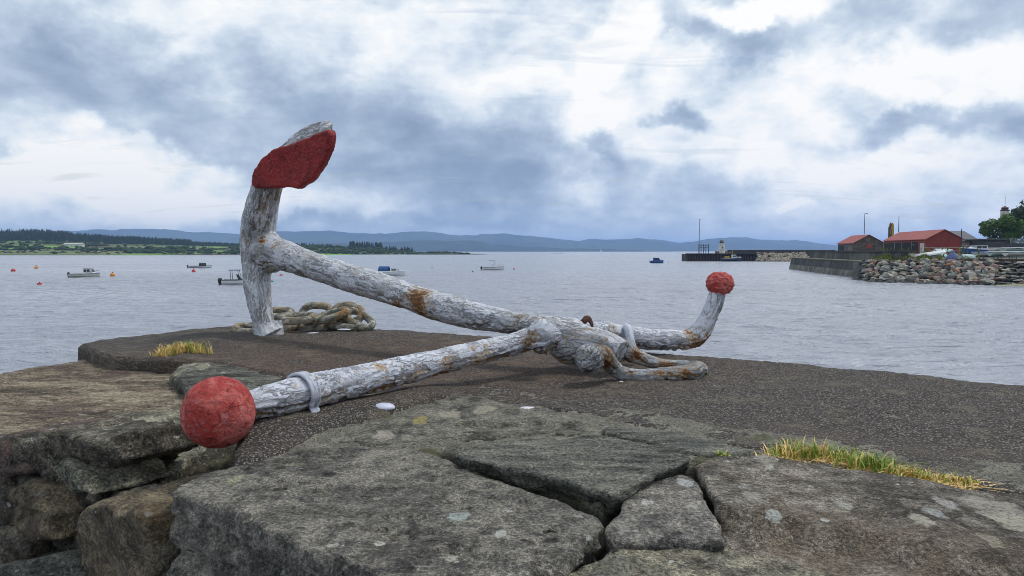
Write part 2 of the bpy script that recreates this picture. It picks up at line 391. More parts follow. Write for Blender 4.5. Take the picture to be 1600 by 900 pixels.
# ------------------------------------------------------------------ materials
def mat_stone(name, a, b, c, lichen=.5, warm=None, big=2.2, bumpk=1.0, pit=.0, streak=None, spotc=(.55, .56, .52), spots=()):
    """a dark, b mid, c pale stone colours"""
    m, t = newmat(name); P = objco(t)
    if streak: P2 = t.vm('MULTIPLY', P, streak)
    else: P2 = P
    n1 = t.noise(P2, big, 6, .62, .4); n2 = t.noise(P2, 14, 6, .65); n3 = t.noise(P, 90, 4, .7); n4 = t.noise(P, 320, 2, .6)
    f = t.m('ADD', t.m('MULTIPLY', n1, .38), t.m('ADD', t.m('MULTIPLY', n2, .42), t.m('MULTIPLY', n3, .2)))
    nm = t.noise(P2, 5.5, 7, .68, .1)
    cr = t.n('ShaderNodeValToRGB', {0: f}); e = cr.color_ramp
    e.elements[0].position = .42; e.elements[0].color = (*[v * .5 for v in a], 1); e.elements[1].position = .59; e.elements[1].color = (*c, 1)
    x = e.elements.new(.5); x.color = (*[v * .86 for v in b], 1)
    col = cr.outputs[0]
    if warm:
        wn = t.rng(t.noise(P, 1.7, 5, .6, .8), .5, .66); col = t.mix(t.m('MULTIPLY', wn, .65), col, warm)
    col = t.mix(t.rng(nm, .54, .64, 0, .6), col, tuple(v * .55 for v in a)); col = t.mix(t.rng(nm, .44, .36, 0, .45), col, tuple(min(.6, v * 1.12) for v in c))
    col = t.mix(1.0, col, (1.04, .99, .90), 'MULTIPLY')
    # mineral grain, dark and pale
    g = t.rng(n4, .38, .64, .62, 1.45); g2 = t.rng(n3, .36, .66, .6, 1.35)
    col = t.mix(1.0, col, t.n('ShaderNodeCombineXYZ', {0: t.m('MULTIPLY', g, g2), 1: t.m('MULTIPLY', g, g2), 2: t.m('MULTIPLY', g, g2)}).outputs[0], 'MULTIPLY')
    # lichen: crusty roundels of mixed size
    dn = t.n('ShaderNodeTexNoise', {'Vector': P, 'Scale': 26.0, 'Detail': 4.0}).outputs['Color']
    PW = t.vm('ADD', P, t.vm('MULTIPLY', t.vm('SUBTRACT', dn, (.5, .5, .5)), (.05, .05, .05)))
    patch = t.noise(P, 3.1, 3, .5)
    for sc, rad, thr in ((5.5, .14, .72), (15, .17, .66), (42, .2, .7)):
        v = t.n('ShaderNodeTexVoronoi', {'Vector': PW, 'Scale': float(sc)}, feature='F1')
        on = t.m('GREATER_THAN', t.n('ShaderNodeSeparateXYZ', {0: v.outputs['Color']}).outputs[0], thr + .25 * (1 - lichen) )
        k = t.m('MULTIPLY', t.m('MULTIPLY', t.rng(v.outputs['Distance'], rad, rad * .55, 0, 1), on), t.rng(patch, .42, .56, .25, 1))
        k = t.m('MULTIPLY', k, t.rng(n3, .3, .62, .35, .95))
        col = t.mix(k, col, spotc)
    for sx, sy, rw, sc_, *sz in spots:      # the big lichen roundels, each where it grows
        c0 = ground(sx, sy, sz[0] if sz else 0.); rr0 = rw * c0[1] / F
        L = t.vm('LENGTH', t.vm('MULTIPLY', t.vm('SUBTRACT', PW, tuple(c0)), (1 / rr0, .55 / rr0, 0)))
        col = t.mix(t.m('MULTIPLY', t.rng(t.m('ADD', L, t.m('MULTIPLY', t.m('SUBTRACT', n2, .5), 2.2)), 1.1, .7, 0, 1), t.rng(n3, .36, .56, .35, .9)), col, tuple(v * q for v, q in zip(sc_, (.98, .93, .84))))
    mo = t.m('MULTIPLY', t.rng(t.noise(P, 7, 5, .65), .56, .72), .45 * lichen); col = t.mix(mo, col, (.17, .165, .125))
    h = t.m('ADD', t.m('MULTIPLY', n2, .8), t.m('ADD', t.m('MULTIPLY', n3, .22), t.m('MULTIPLY', n4, .04)))
    h = t.m('SUBTRACT', h, t.m('MULTIPLY', t.rng(t.m('ABSOLUTE', t.m('SUBTRACT', t.noise(P2, 3, 4, .6, .3), .5)), 0, .012, 1, 0), .10))
    nb = t.bump(h, 1.0 * bumpk, .055)
    if pit:
        pv = t.vor(t.vm('ADD', P, t.vm('MULTIPLY', t.vm('SUBTRACT', dn, (.5, .5, .5)), (.03, .03, .03))), 13)
        pk = t.m('MULTIPLY', t.rng(pv, .10, .3, 1, 0), t.rng(t.noise(P, 5, 2), .46, .56)); 
        nb = t.bump(t.m('SUBTRACT', 0, pk), pit, .02, nb); col = t.mix(t.m('MULTIPLY', pk, .75), col, (.04, .034, .030))
    t.surf(**{'Base Color': col, 'Roughness': t.rng(n3, .3, .7, .72, .95), 'Normal': nb, 'Specular IOR Level': .35}); return m

def mat_concrete():
    m, t = newmat('rough_concrete'); P = objco(t)
    dn = t.n('ShaderNodeTexNoise', {'Vector': P, 'Scale': 60.0, 'Detail': 3.0}).outputs['Color']
    PW = t.vm('ADD', P, t.vm('MULTIPLY', t.vm('SUBTRACT', dn, (.5, .5, .5)), (.012, .012, .012)))
    v = t.n('ShaderNodeTexVoronoi', {'Vector': PW, 'Scale': 105.0}, feature='F1'); r = t.n('ShaderNodeSeparateXYZ', {0: v.outputs['Color']})
    v2 = t.n('ShaderNodeTexVoronoi', {'Vector': PW, 'Scale': 33.0}, feature='F1'); r2 = t.n('ShaderNodeSeparateXYZ', {0: v2.outputs['Color']})
    cr = t.n('ShaderNodeValToRGB', {0: r.outputs[0]}); e = cr.color_ramp; e.interpolation = 'CONSTANT'
    cols = [(0, (.045, .04, .036)), (.2, (.18, .15, .125)), (.38, (.27, .24, .21)), (.56, (.075, .065, .06)), (.7, (.29, .265, .235)), (.86, (.15, .115, .09)), (.94, (.21, .20, .185))]
    e.elements[0].color = (*cols[0][1], 1); e.elements[1].position = cols[-1][0]; e.elements[1].color = (*cols[-1][1], 1)
    for p, c in cols[1:-1]: x = e.elements.new(p); x.color = (*c, 1)
    stone = cr.outputs[0]
    k = t.rng(v.outputs['Distance'], .30, .62, 1, 0)
    col = t.mix(k, (.045, .038, .033), stone)
    big = t.m('MULTIPLY', t.m('GREATER_THAN', r2.outputs[1], .97), t.rng(v2.outputs['Distance'], .2, .36, 1, 0))
    col = t.mix(t.m('MULTIPLY', big, .8), col, t.mix(r2.outputs[2], (.16, .14, .125), (.32, .3, .27)))
    n = t.noise(P, 1.1, 6, .6, .6); n5 = t.noise(P, 5, 6, .65)
    # brown algae and rust wash lies in broad patches, thicker where the anchor bleeds
    sp = t.n('ShaderNodeSeparateXYZ', {0: P})
    dx = t.vm('LENGTH', t.vm('MULTIPLY', t.vm('SUBTRACT', P, (-.6, 5.2, 0)), (.42, .6, 0)))
    rb = t.m('MULTIPLY', t.rng(dx, .35, 1.25, 1, 0), t.rng(n5, .38, .6, .25, 1))
    col = t.mix(t.m('MULTIPLY', rb, .42), col, (.14, .07, .035))
    col = t.mix(t.m('MULTIPLY', t.rng(n, .5, .64), .3), col, (.11, .085, .068))
    col = t.mix(t.m('MULTIPLY', t.rng(n5, .52, .66), .4), col, (.23, .20, .14))
    L = t.vor(t.vm('ADD', P, t.vm('MULTIPLY', t.vm('SUBTRACT', dn, (.5, .5, .5)), (.1, .1, .1))), 2.6)
    drop = t.m('MULTIPLY', t.rng(L, .035, .015), .9); col = t.mix(drop, col, (.5, .5, .48))
    g = t.m('MULTIPLY', t.noise(P, 260, 2), 1); col = t.mix(.8, col, t.n('ShaderNodeCombineXYZ', {0: t.rng(g, .3, .7, .5, 1.6), 1: t.rng(g, .3, .7, .5, 1.6), 2: t.rng(g, .3, .7, .5, 1.6)}).outputs[0], 'MULTIPLY')
    h = t.m('ADD', t.m('MULTIPLY', k, .6), t.m('ADD', t.m('MULTIPLY', big, .5), t.m('MULTIPLY', n5, .8)))
    nb = t.bump(h, 1.0, .012); nb = t.bump(g, .5, .004, nb)
    t.surf(**{'Base Color': col, 'Roughness': .9, 'Normal': nb, 'Specular IOR Level': .3}); return m

def mat_mortar(name='mortar', c1=(.22, .21, .165), c2=(.40, .375, .285), crack_shade=False):
    m, t = newmat(name); P = objco(t); n = t.noise(P, 9, 7, .7); n2 = t.noise(P, 110, 4, .7)
    col = t.mix(t.rng(n, .4, .62), c1, c2); col = t.mix(t.rng(n2, .48, .6), col, (.09, .085, .072)); col = t.mix(t.rng(t.noise(P, 60, 4, .7), .56, .66), col, (.42, .40, .32)); col = t.mix(t.rng(t.noise(P, 5, 4), .54, .66), col, (.13, .12, .06))
    if crack_shade: col = t.mix(t.n('ShaderNodeAttribute', attribute_name='crack_shade').outputs['Fac'], col, (.022, .02, .014))
    t.surf(**{'Base Color': col, 'Roughness': .95, 'Normal': t.bump(t.m('ADD', n, t.m('MULTIPLY', n2, .5)), 1, .05)}); return m

def mat_painted(name, paint=(.82, .83, .88), paint2=(.60, .61, .65), rustmul=1.0, groovec=(.035, .032, .028), metal=.0, algae=.35, gbump=1.0):
    """old silver-white paint, cracked along the grain, with rust bleeding through"""
    m, t = newmat(name)
    fl = t.n('ShaderNodeAttribute', attribute_name='flow').outputs['Vector']
    gr = t.n('ShaderNodeAttribute', attribute_name='groove').outputs['Fac']
    ru = t.n('ShaderNodeAttribute', attribute_name='rust').outputs['Fac']
    P = objco(t)
    FS = t.vm('MULTIPLY', fl, (5.0, 34.0, 34.0))
    dn = t.n('ShaderNodeTexNoise', {'Vector': P, 'Scale': 9.0, 'Detail': 3.0}).outputs['Color']
    FS = t.vm('ADD', FS, t.vm('MULTIPLY', t.vm('SUBTRACT', dn, (.5, .5, .5)), (2.2, 2.2, 2.2)))
    n1 = t.noise(FS, 1.0, 6, .62, .9); n2 = t.noise(P, 48, 5, .68, .4); n3 = t.noise(P, 170, 3, .6)
    crack = t.rng(t.m('ABSOLUTE', t.m('SUBTRACT', n1, .5)), .0, .042, 1, 0)
    crack = t.m('MULTIPLY', crack, t.rng(t.noise(P, 6, 4), .36, .56, .2, 1))
    flake = t.rng(n2, .56, .64)
    col = t.mix(t.rng(n2, .3, .7), paint2, paint)
    col = t.mix(t.m('MULTIPLY', t.rng(t.noise(P, 3.5, 4, .6), .5, .7), algae), col, (.19, .19, .13))
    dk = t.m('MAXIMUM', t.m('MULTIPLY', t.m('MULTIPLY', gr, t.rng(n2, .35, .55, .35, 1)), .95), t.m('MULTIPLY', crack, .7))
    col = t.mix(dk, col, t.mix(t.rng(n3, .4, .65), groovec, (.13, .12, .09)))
    rm = t.m('MULTIPLY', t.m('ADD', ru, t.m('ADD', t.m('MULTIPLY', t.m('SUBTRACT', n1, .5), 1.7), t.m('MULTIPLY', t.m('SUBTRACT', n2, .5), 2.3))), rustmul)
    halo = t.rng(rm, .28, .56); core = t.rng(rm, .62, .8)
    col = t.mix(t.m('MULTIPLY', halo, .72), col, t.mix(t.rng(n3, .35, .6), (.42, .32, .15), (.50, .28, .09)))
    col = t.mix(core, col, t.mix(t.rng(n2, .35, .62), (.08, .035, .02), (.30, .13, .04)))
    h = t.m('ADD', t.m('MULTIPLY', n1, .9), t.m('ADD', t.m('MULTIPLY', n2, .5), t.m('MULTIPLY', n3, .15)))
    h = t.m('SUBTRACT', h, t.m('MULTIPLY', crack, .4)); h = t.m('SUBTRACT', h, t.m('MULTIPLY', halo, .25))
    t.surf(**{'Base Color': col, 'Roughness': t.m('ADD', .42, t.m('MULTIPLY', t.m('MAXIMUM', dk, halo), .4)), 'Normal': t.bump(h, .95 * gbump, .018), 'Specular IOR Level': .45}); return m

def mat_red(name, c1, c2, c3=(.05, .02, .018), pale=0.25, bd=.03):
    m, t = newmat(name); P = objco(t)
    n1 = t.noise(P, 9, 6, .65, .7); n2 = t.noise(P, 30, 7, .72, 1.2); n3 = t.noise(P, 130, 3)
    col = t.mix(t.rng(n1, .42, .58), c1, c2)
    col = t.mix(t.m('MULTIPLY', t.rng(n2, .54, .62), pale), col, (.62, .33, .33))
    col = t.mix(t.m('MULTIPLY', t.rng(n2, .46, .38), .85), col, c3)
    h = t.m('ADD', n2, t.m('MULTIPLY', n3, .25))
    t.surf(**{'Base Color': col, 'Roughness': .62, 'Normal': t.bump(h, 1, bd)}); return m

def mat_simple(name, col, rough=.6, var=.12, scale=3., metal=0., bumpk=0., col2=None, spec=.5):
    m, t = newmat(name); P = objco(t); n = t.noise(P, scale, 5, .6)
    c2 = col2 or tuple(max(0, c * (1 - 2 * var)) for c in col)
    d = {'Base Color': t.mix(t.rng(n, .35, .65), c2, col), 'Roughness': rough, 'Metallic': metal, 'Specular IOR Level': spec}
    if bumpk: d['Normal'] = t.bump(n, bumpk, .05)
    t.surf(**d); return m

def mat_water():
    m, t = newmat('sea_water'); P = objco(t)
    warp = t.vm('MULTIPLY', t.vm('SUBTRACT', t.n('ShaderNodeTexNoise', {'Vector': P, 'Scale': .12, 'Detail': 2.0}).outputs['Color'], (.5, .5, .5)), (3, 3, 0))
    Q = t.vm('ADD', P, warp)
    a = t.noise(t.vm('MULTIPLY', Q, (.16, .5, 1)), 1.0, 3, .55); b = t.noise(t.vm('MULTIPLY', Q, (.62, 1.5, 1)), 1.0, 4, .6, .4); c = t.noise(t.vm('MULTIPLY', Q, (2.6, 5.0, 1)), 1.0, 3, .6)
    far = t.noise(t.vm('MULTIPLY', P, (.011, .05, 1)), 1.0, 5, .6, .5)     # gusts: rougher and calmer lanes
    amp = t.rng(far, .3, .7, .55, 1.25)
    h = t.m('ADD', t.m('MULTIPLY', a, .75), t.m('ADD', t.m('MULTIPLY', b, .66), t.m('MULTIPLY', c, .17)))
    nb = t.bump(t.m('MULTIPLY', h, amp), .8, 1.0)
    t.surf(**{'Base Color': (.31, .325, .37, 1), 'Roughness': t.rng(far, .3, .7, .16, .28), 'IOR': 1.333, 'Specular IOR Level': .8, 'Normal': nb, 'Specular Tint': (.93, .93, 1.0, 1)}); return m

G_DARK = ((.045, .045, .043), (.095, .096, .095), (.19, .19, .185))
M_s1 = mat_stone('pitted_grey_stone', (0.078, 0.075, 0.071), (0.168, 0.162, 0.149), (0.296, 0.285, 0.254), .38, pit=1., big=1.6, spots=[(716, 818, 15, (.42, .50, .50)), (783, 843, 10, (.55, .57, .55)), (595, 851, 8, (.6, .6, .55)), (515, 856, 8, (.55, .55, .5)), (370, 755, 12, (.4, .42, .28)), (700, 880, 10, (.5, .5, .46))])
M_s2 = mat_stone('blue_grey_slate', (0.078, 0.084, 0.078), (0.153, 0.159, 0.145), (0.265, 0.267, 0.234), .22, big=2.5, streak=(.45, 1.5, 2))
M_s7 = mat_stone('roundel_lichened_flag', (.075, .075, .06), (.16, .158, .14), (.27, .26, .225), .7, big=3, spots=[(701, 653, 19, (.42, .40, .33)), (757, 647, 19, (.42, .40, .33)), (600, 682, 17, (.45, .42, .38)), (656, 663, 13, (.40, .34, .14)), (636, 684, 11, (.36, .35, .30)), (822, 648, 12, (.3, .3, .27)), (886, 657, 9, (.36, .36, .33))])
M_s3 = mat_stone('speckled_grey_stone', (0.117, 0.112, 0.112), (0.234, 0.225, 0.216), (0.406, 0.390, 0.349), .5, big=2, spots=[(1069, 757, 13, (.55, .58, .62)), (1007, 789, 6, (.6, .6, .6)), (1018, 790, 7, (.6, .6, .58))])
M_s4 = mat_stone('brown_grey_stone', (0.094, 0.078, 0.061), (0.195, 0.177, 0.156), (0.374, 0.352, 0.314), .75, warm=(.15, .115, .08), big=1.8, spots=[(1192, 723, 18, (.40, .40, .38)), (1203, 737, 9, (.5, .5, .48)), (1176, 785, 15, (.42, .41, .38)), (1208, 811, 9, (.5, .55, .55)), (1317, 797, 11, (.45, .45, .43)), (1443, 828, 17, (.50, .48, .42)), (1458, 813, 14, (.42, .44, .46)), (1480, 799, 15, (.45, .45, .45)), (1560, 806, 40, (.42, .41, .37)), (1590, 828, 30, (.48, .46, .40)), (1548, 857, 17, (.36, .34, .28))])
M_s5 = mat_stone('lichened_stone', (0.109, 0.102, 0.077), (0.234, 0.222, 0.179), (0.421, 0.398, 0.307), .95, big=3)
M_s6 = mat_stone('brown_lichened_flag', (0.094, 0.071, 0.053), (0.211, 0.173, 0.131), (0.406, 0.352, 0.265), .85, warm=(.09, .062, .056), big=1.2, streak=(.6, 1.6, 1))
M_crag = mat_stone('broken_green_grey_rock', (0.095, 0.096, 0.076), (0.211, 0.211, 0.170), (0.421, 0.405, 0.320), .3, big=3)
M_face = mat_stone('dark_wet_wall_stone', (.045, .043, .038), (.135, .125, .105), (.29, .27, .22), .5, warm=(.085, .06, .03), big=4, bumpk=1.2)
M_face2 = mat_stone('brown_block_stone', (0.062, 0.051, 0.036), (0.148, 0.120, 0.084), (0.265, 0.225, 0.153), .3, warm=(.12, .075, .03), big=2.5)
M_block = mat_stone('ochre_topped_block_stone', (.062, .051, .036), (.148, .12, .084), (.265, .225, .153), .3, warm=(.12, .075, .03), big=2.5, spots=[(236, 770, 46, (.46, .25, .125), -.22), (205, 775, 30, (.40, .23, .12), -.22)])
M_redst = mat_stone('red_brown_stone', (0.060, 0.048, 0.042), (0.135, 0.112, 0.10), (0.218, 0.135, 0.112), .35, big=5)
M_orange = mat_stone('orange_stained_stone', (0.218, 0.105, 0.049), (0.390, 0.195, 0.084), (0.562, 0.345, 0.181), .2, big=4)
M_conc = mat_concrete()
M_mort = mat_mortar(); M_joint = mat_mortar('jointing', crack_shade=True); M_core = mat_mortar('dark_joint_fill', (.08, .076, .062), (.19, .18, .14))
M_paint = mat_painted('weathered_silver_paint')
M_stockpaint = mat_painted('flaking_white_paint', (.80, .82, .90), (.62, .64, .71), 1.0, algae=.2)
M_headpaint = mat_painted('rust_stained_paint', (.66, .68, .74), (.36, .36, .36), 1.2, algae=.6, gbump=1.2)
M_chain = mat_painted('mossy_chain_paint', (.66, .65, .60), (.42, .40, .30), 1.1, algae=.6)
M_redball = mat_red('red_paint', (.60, .058, .045), (.86, .20, .165), (.24, .028, .022), .5)
M_redfluke = mat_red('dark_red_paint', (.24, .013, .013), (.38, .026, .024), (.05, .008, .008), .10, .014)
M_water = mat_water()

# ------------------------------------------------------------------ water, sea bed
def flat(name, x0, x1, y0, y1, z, mat, kind='structure'):
    o = link_mesh(name, [(x0, y0, z), (x1, y0, z), (x1, y1, z), (x0, y1, z)], [(0, 1, 2, 3)], mat)
    return tag(o, kind=kind)
def build_water():
    # one sheet; near rows are fine and carry real waves, far rows are coarse
    ys = [-60, -20, 0]; y = 6.
    while y < 190: ys.append(y); y += max(.16, y * .0045)
    while y < 26000: ys.append(y); y *= 1.06
    ys = np.array(ys); nx = 420; u = np.linspace(-1.15, 1.15, nx)
    X = np.empty((len(ys), nx)); Yg = np.empty_like(X)
    for i, yy in enumerate(ys): X[i] = u * max(abs(yy) * .8, 14) + (yy * 0 if yy > 0 else 0); Yg[i] = yy
    V = vec3(X.ravel(), Yg.ravel(), WATER)
    fade = smooth01((Yg.ravel() - 5) / 6) * (1 - smooth01((Yg.ravel() - 100) / 90))
    m = fade > 0; q = V[m] * (1, 1, 0)
    hh = .13 * fbm(q * (.26, .6, 1), 1, 3, .5, 2) + .055 * fbm(q * (1.0, 2.0, 1), 1, 3, .55, 7)
    V[m, 2] += hh * fade[m] * 1.7
    i, j = np.meshgrid(np.arange(len(ys) - 1), np.arange(nx - 1), indexing='ij'); a = (i * nx + j).ravel()
    o = link_mesh('water', V, np.stack([a, a + 1, a + nx + 1, a + nx], 1), M_water)
    tag(o, kind='structure')
    for p in (-1, 1): pass
    flat('sea_bed', -30000, 30000, -3000, 30000, WATER - 3.0, mat_simple('sea_bed_mud', (.03, .032, .03), .9))
build_water()

# ------------------------------------------------------------------ the quay: concrete top
CPOLY = [ground(*p)[:2] for p in ((120, 537), (180, 527), (300, 514), (380, 508), (470, 509), (560, 512), (660, 517), (760, 525), (880, 536), (1000, 549), (1140, 559), (1300, 573), (1450, 586), (1600, 601))]
CPOLY += [np.array(q) for q in ((4.1, 3.55), (5.2, 2.6), (4.4, 1.3), (2.6, 1.6))]
CPOLY += [ground(*p)[:2] for p in ((1580, 775), (1500, 762), (1330, 722), (1200, 705), (1110, 692), (1000, 668), (880, 642), (760, 630), (690, 622), (640, 640), (520, 668), (455, 700), (400, 724), (372, 732), (362, 706), (385, 676), (388, 645), (440, 600), (440, 585), (330, 566), (260, 560), (170, 557))]
STK_A, STK_B = at(389, 650, 3.0)[:2], at(700, 590, 3.95)[:2]
def bed(x, y):
    # raised bed of concrete under the near end of the stock, hollow near the shackle, gentle swell
    d = STK_B - STK_A; L = np.hypot(*d); px, py = x - STK_A[0], y - STK_A[1]
    s = (px * d[0] + py * d[1]) / L; q = np.abs(px * -d[1] + py * d[0]) / L
    return .045 * np.exp(-(q / .17) ** 2) * smooth01((s + .2) / .25) * (1 - smooth01((s - .9) / .5)) + .012 * fbm(vec3(x, y, 3), .8, 2, .5, 4)
quay = slab('quay_concrete', CPOLY, 0, 3.4, M_conc, None, res=.026, warp=.035, warps=6.0, er=.04, ed=.025, amp=.014, ampf=.009, side=.05, seed=11, hfun=bed, rows=36)
tag(quay, kind='structure')

# ------------------------------------------------------------------ the stone wall along the camera side of the quay
wall = empty('stone_wall', (0, 0, 0), 'rough grey stone harbour wall with cracked flat coping slabs beside the old anchor', 'wall')
def stone(pts, z, thick, mat, seed, **k):
    return slab('stone', pxpoly(pts, z), z, thick, mat, wall, seed=seed, **k)
# mortar bed that shows in the joints
CORE = pxpoly(((300, 790), (560, 862), (900, 985), (1500, 1300)), -.06) + [np.array((3.2, .5)), np.array((3.2, 2.2))] + pxpoly(((1560, 745), (1330, 712), (1200, 695), (1110, 682), (1000, 658), (880, 633), (760, 620), (640, 618), (500, 690), (430, 735), (330, 790)), -.06)
CRK = [[(700, 703), (770, 733), (860, 763), (945, 797), (960, 790), (975, 772), (1040, 744), (1087, 722), (1100, 765), (1120, 803), (1145, 845)], [(943, 800), (930, 842), (865, 905), (800, 1000)], [(975, 852), (1040, 851)]]
CRK = [np.array(pxpoly(c)) for c in CRK]
def s4q(x, y):
    a, b = ground(1140, 792)[:2], ground(1560, 872)[:2]; d = (b - a) / np.hypot(*(b - a)); q = -((x - a[0]) * -d[1] + (y - a[1]) * d[0]); s = (x - a[0]) * d[0] + (y - a[1]) * d[1]
    return smooth01(q / .08) * smooth01(s / .1 + 1)
def crack_d(x, y):
    P = np.stack([x, y], 1); d = np.full(len(x), 9.)
    for c in CRK:
        for a, b in zip(c[:-1], c[1:]):
            t = np.clip(((P - a) @ (b - a)) / ((b - a) @ (b - a)), 0, 1); d = np.minimum(d, np.hypot(*(P - a - t[:, None] * (b - a)).T))
    return d
def mortar_h(x, y):
    d = crack_d(x, y)
    return .012 * fbm(vec3(x, y, 1), 6, 3, .5, 71) - .07 * np.exp(-(d / .038) ** 2) - .10 * s4q(x, y)
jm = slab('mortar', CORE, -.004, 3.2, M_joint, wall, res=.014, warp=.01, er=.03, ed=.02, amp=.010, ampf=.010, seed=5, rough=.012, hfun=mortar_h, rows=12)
jv = np.empty(len(jm.data.vertices) * 3, np.float32); jm.data.vertices.foreach_get('co', jv); jv = jv.reshape(-1, 3)
ja = jm.data.attributes.new('crack_shade', 'FLOAT', 'POINT'); ja.data.foreach_set('value', smooth01((crack_d(jv[:, 0], jv[:, 1]) - .045) / -.02 * 1.0).astype(np.float32))   # shade of the open cracks, painted into the mortar colour
EDGE = dict(res=.010)
def pits(x, y, seed=3, n=70, cx=-.1, cy=2.15):
    h = np.zeros_like(x); rr = random.Random(seed)
    for i in range(n):
        a, b = ground(rr.uniform(330, 920), rr.uniform(705, 890))[:2]; r = rr.uniform(.010, .028) * (1.6 if rr.random() < .2 else 1); d = rr.uniform(.008, .020)
        q = ((x - a) / (r * rr.uniform(1, 1.9))) ** 2 + ((y - b) / r) ** 2; h -= d * np.exp(-q * 1.2)
    return h
# big pitted slab in front
stone([(262, 768), (300, 748), (340, 733), (385, 722), (440, 707), (500, 698), (560, 697), (634, 699), (702, 718), (734, 735), (773, 751), (813, 762), (843, 771), (878, 782), (903, 795), (936, 806), (939, 815), (933, 836), (909, 843), (899, 864), (849, 889), (800, 925), (750, 965), (700, 950), (587, 897), (512, 867), (471, 852), (413, 826), (364, 797), (300, 780)],
      .012, .62, M_s1, 21, res=.0085, warp=.014, warps=9, er=.009, ed=.007, amp=.014, ampf=.004, side=.028, strat=.035, smooth_n=1, hfun=pits, rough=.005, under=.12)
def ridge2(x, y):   # a step in the slate that runs from the back to the right-hand corner
    a, b = ground(929, 689)[:2], ground(1020, 722)[:2]; d = (b - a) / np.hypot(*(b - a)); q = (x - a[0]) * -d[1] + (y - a[1]) * d[0]
    return -.020 * smooth01((q + .0) / .012) * smooth01(1 - np.abs(((x - a[0]) * d[0] + (y - a[1]) * d[1]) - .12) / .5) + .010 * (fbm(vec3(x * 2 + y * 1.2, y * 8 - x * 3, 0), 4, 4, .6, 3, True) - .4)
stone([(709, 712), (729, 699), (769, 692), (839, 683), (879, 686), (929, 678), (949, 684), (969, 678), (1034, 692), (1069, 706), (1083, 715), (1060, 727), (1019, 744), (989, 758), (972, 764), (957, 772), (922, 763), (899, 754), (859, 744), (819, 736), (769, 726), (735, 720)],
      .042, .12, M_s2, 22, res=.008, warp=.012, warps=9, er=.007, ed=.005, amp=.012, ampf=.003, side=.018, strat=.018, smooth_n=1, hfun=ridge2, under=.75)
stone([(984, 768), (999, 757), (1030, 748), (1070, 741), (1084, 744), (1093, 760), (1102, 781), (1119, 814), (1131, 842), (1134, 850), (1080, 844), (1010, 842), (960, 842), (944, 822), (970, 802), (974, 785)],
      .006, .3, M_s3, 23, res=.009, warp=.014, warps=9, er=.009, ed=.006, amp=.012, ampf=.004, side=.012, smooth_n=1, rough=.004, under=.3)
def slope4(x, y):
    a, b = ground(1140, 792)[:2], ground(1560, 872)[:2]; d = (b - a) / np.hypot(*(b - a)); q = -((x - a[0]) * -d[1] + (y - a[1]) * d[0]) + .02 * fbm(vec3(x, y, 3), 5, 3, .5, 18)
    return -.055 * smooth01(q / .12) + .01 * fbm(vec3(x, y, 7), 3, 3, .5, 13)
stone([(1087, 724), (1114, 713), (1160, 711), (1194, 711), (1280, 722), (1370, 737), (1450, 750), (1530, 764), (1620, 772), (1800, 800), (1900, 1000), (1640, 990), (1480, 930), (1330, 884), (1269, 868), (1219, 857), (1169, 847), (1138, 840), (1122, 799), (1107, 769), (1096, 744)],
      .018, .4, M_s4, 24, res=.0105, warp=.016, er=.010, ed=.008, amp=.018, ampf=.004, side=.02, smooth_n=1, hfun=slope4, rough=.005, under=.3)
stone([(850, 918), (919, 878), (969, 855), (1019, 847), (1069, 849), (1134, 852), (1194, 868), (1269, 888), (1340, 908), (1480, 960), (1560, 1040), (1250, 1080), (960, 1000), (850, 960)],
      -.022, .5, M_s5, 25, res=.0095, warp=.014, er=.010, ed=.008, amp=.014, ampf=.005, side=.03, smooth_n=1, rough=.008)
# flags behind
stone([(934, 672), (969, 665), (1019, 668), (1069, 678), (1119, 688), (1150, 698), (1190, 703), (1160, 709), (1114, 711), (1069, 707), (1044, 698), (999, 686), (960, 680)], .008, .2, M_s2, 26, er=.008, ed=.005, warp=.016, amp=.014, side=.01, rough=.008, **EDGE)
def s7h(x, y):
    a, b = ground(690, 672)[:2], ground(900, 668)[:2]; d = (b - a) / np.hypot(*(b - a)); q = (x - a[0]) * -d[1] + (y - a[1]) * d[0]
    return .014 * smooth01(q / .05)
stone([(520, 692), (560, 675), (600, 664), (639, 654), (684, 631), (709, 621), (749, 623), (789, 635), (849, 641), (884, 653), (922, 667), (902, 679), (829, 680), (749, 685), (669, 692), (579, 694)], .004, .2, M_s7, 27, er=.010, ed=.006, warp=.018, amp=.02, side=.01, rough=.010, hfun=s7h, **EDGE)
# left: the great brown flag behind the rocks
stone([(-190, 640), (-60, 592), (40, 577), (122, 563), (170, 553), (240, 546), (268, 560), (272, 590), (300, 618), (298, 640), (240, 648), (175, 660), (100, 674), (40, 684), (-40, 696), (-160, 700)],
      -.10, .11, M_s6, 31, res=.013, warp=.03, er=.014, ed=.012, amp=.02, ampf=.006, side=.03, strat=.04, rough=.014, smooth_n=1)
stone([(275, 590), (300, 574), (330, 566), (430, 573), (470, 585), (440, 612), (385, 625), (330, 622), (300, 610)], -.025, .25, M_s2, 32, er=.010, ed=.01, amp=.02, side=.02, warp=.025, rough=.02, smooth_n=1, tilt=(0, .04), **EDGE)
stone([(268, 578), (285, 564), (325, 562), (330, 570), (300, 582), (280, 590)], -.01, .2, M_crag, 33, er=.010, ed=.01, amp=.02, side=.03, planes=4, pslope=.2, warp=.03, smooth_n=0, **EDGE)
stone([(135, 552), (170, 540), (230, 538), (262, 545), (250, 556), (180, 560)], -.075, .2, M_s3, 34, er=.012, ed=.008, warp=.03, amp=.02, side=.02, rough=.015, **EDGE)
stone([(172, 652), (230, 640), (296, 632), (300, 652), (286, 662), (200, 664)], -.10, .1, M_crag, 41, er=.01, ed=.008, amp=.01, side=.02, rough=.02, warp=.02, smooth_n=1, **EDGE)
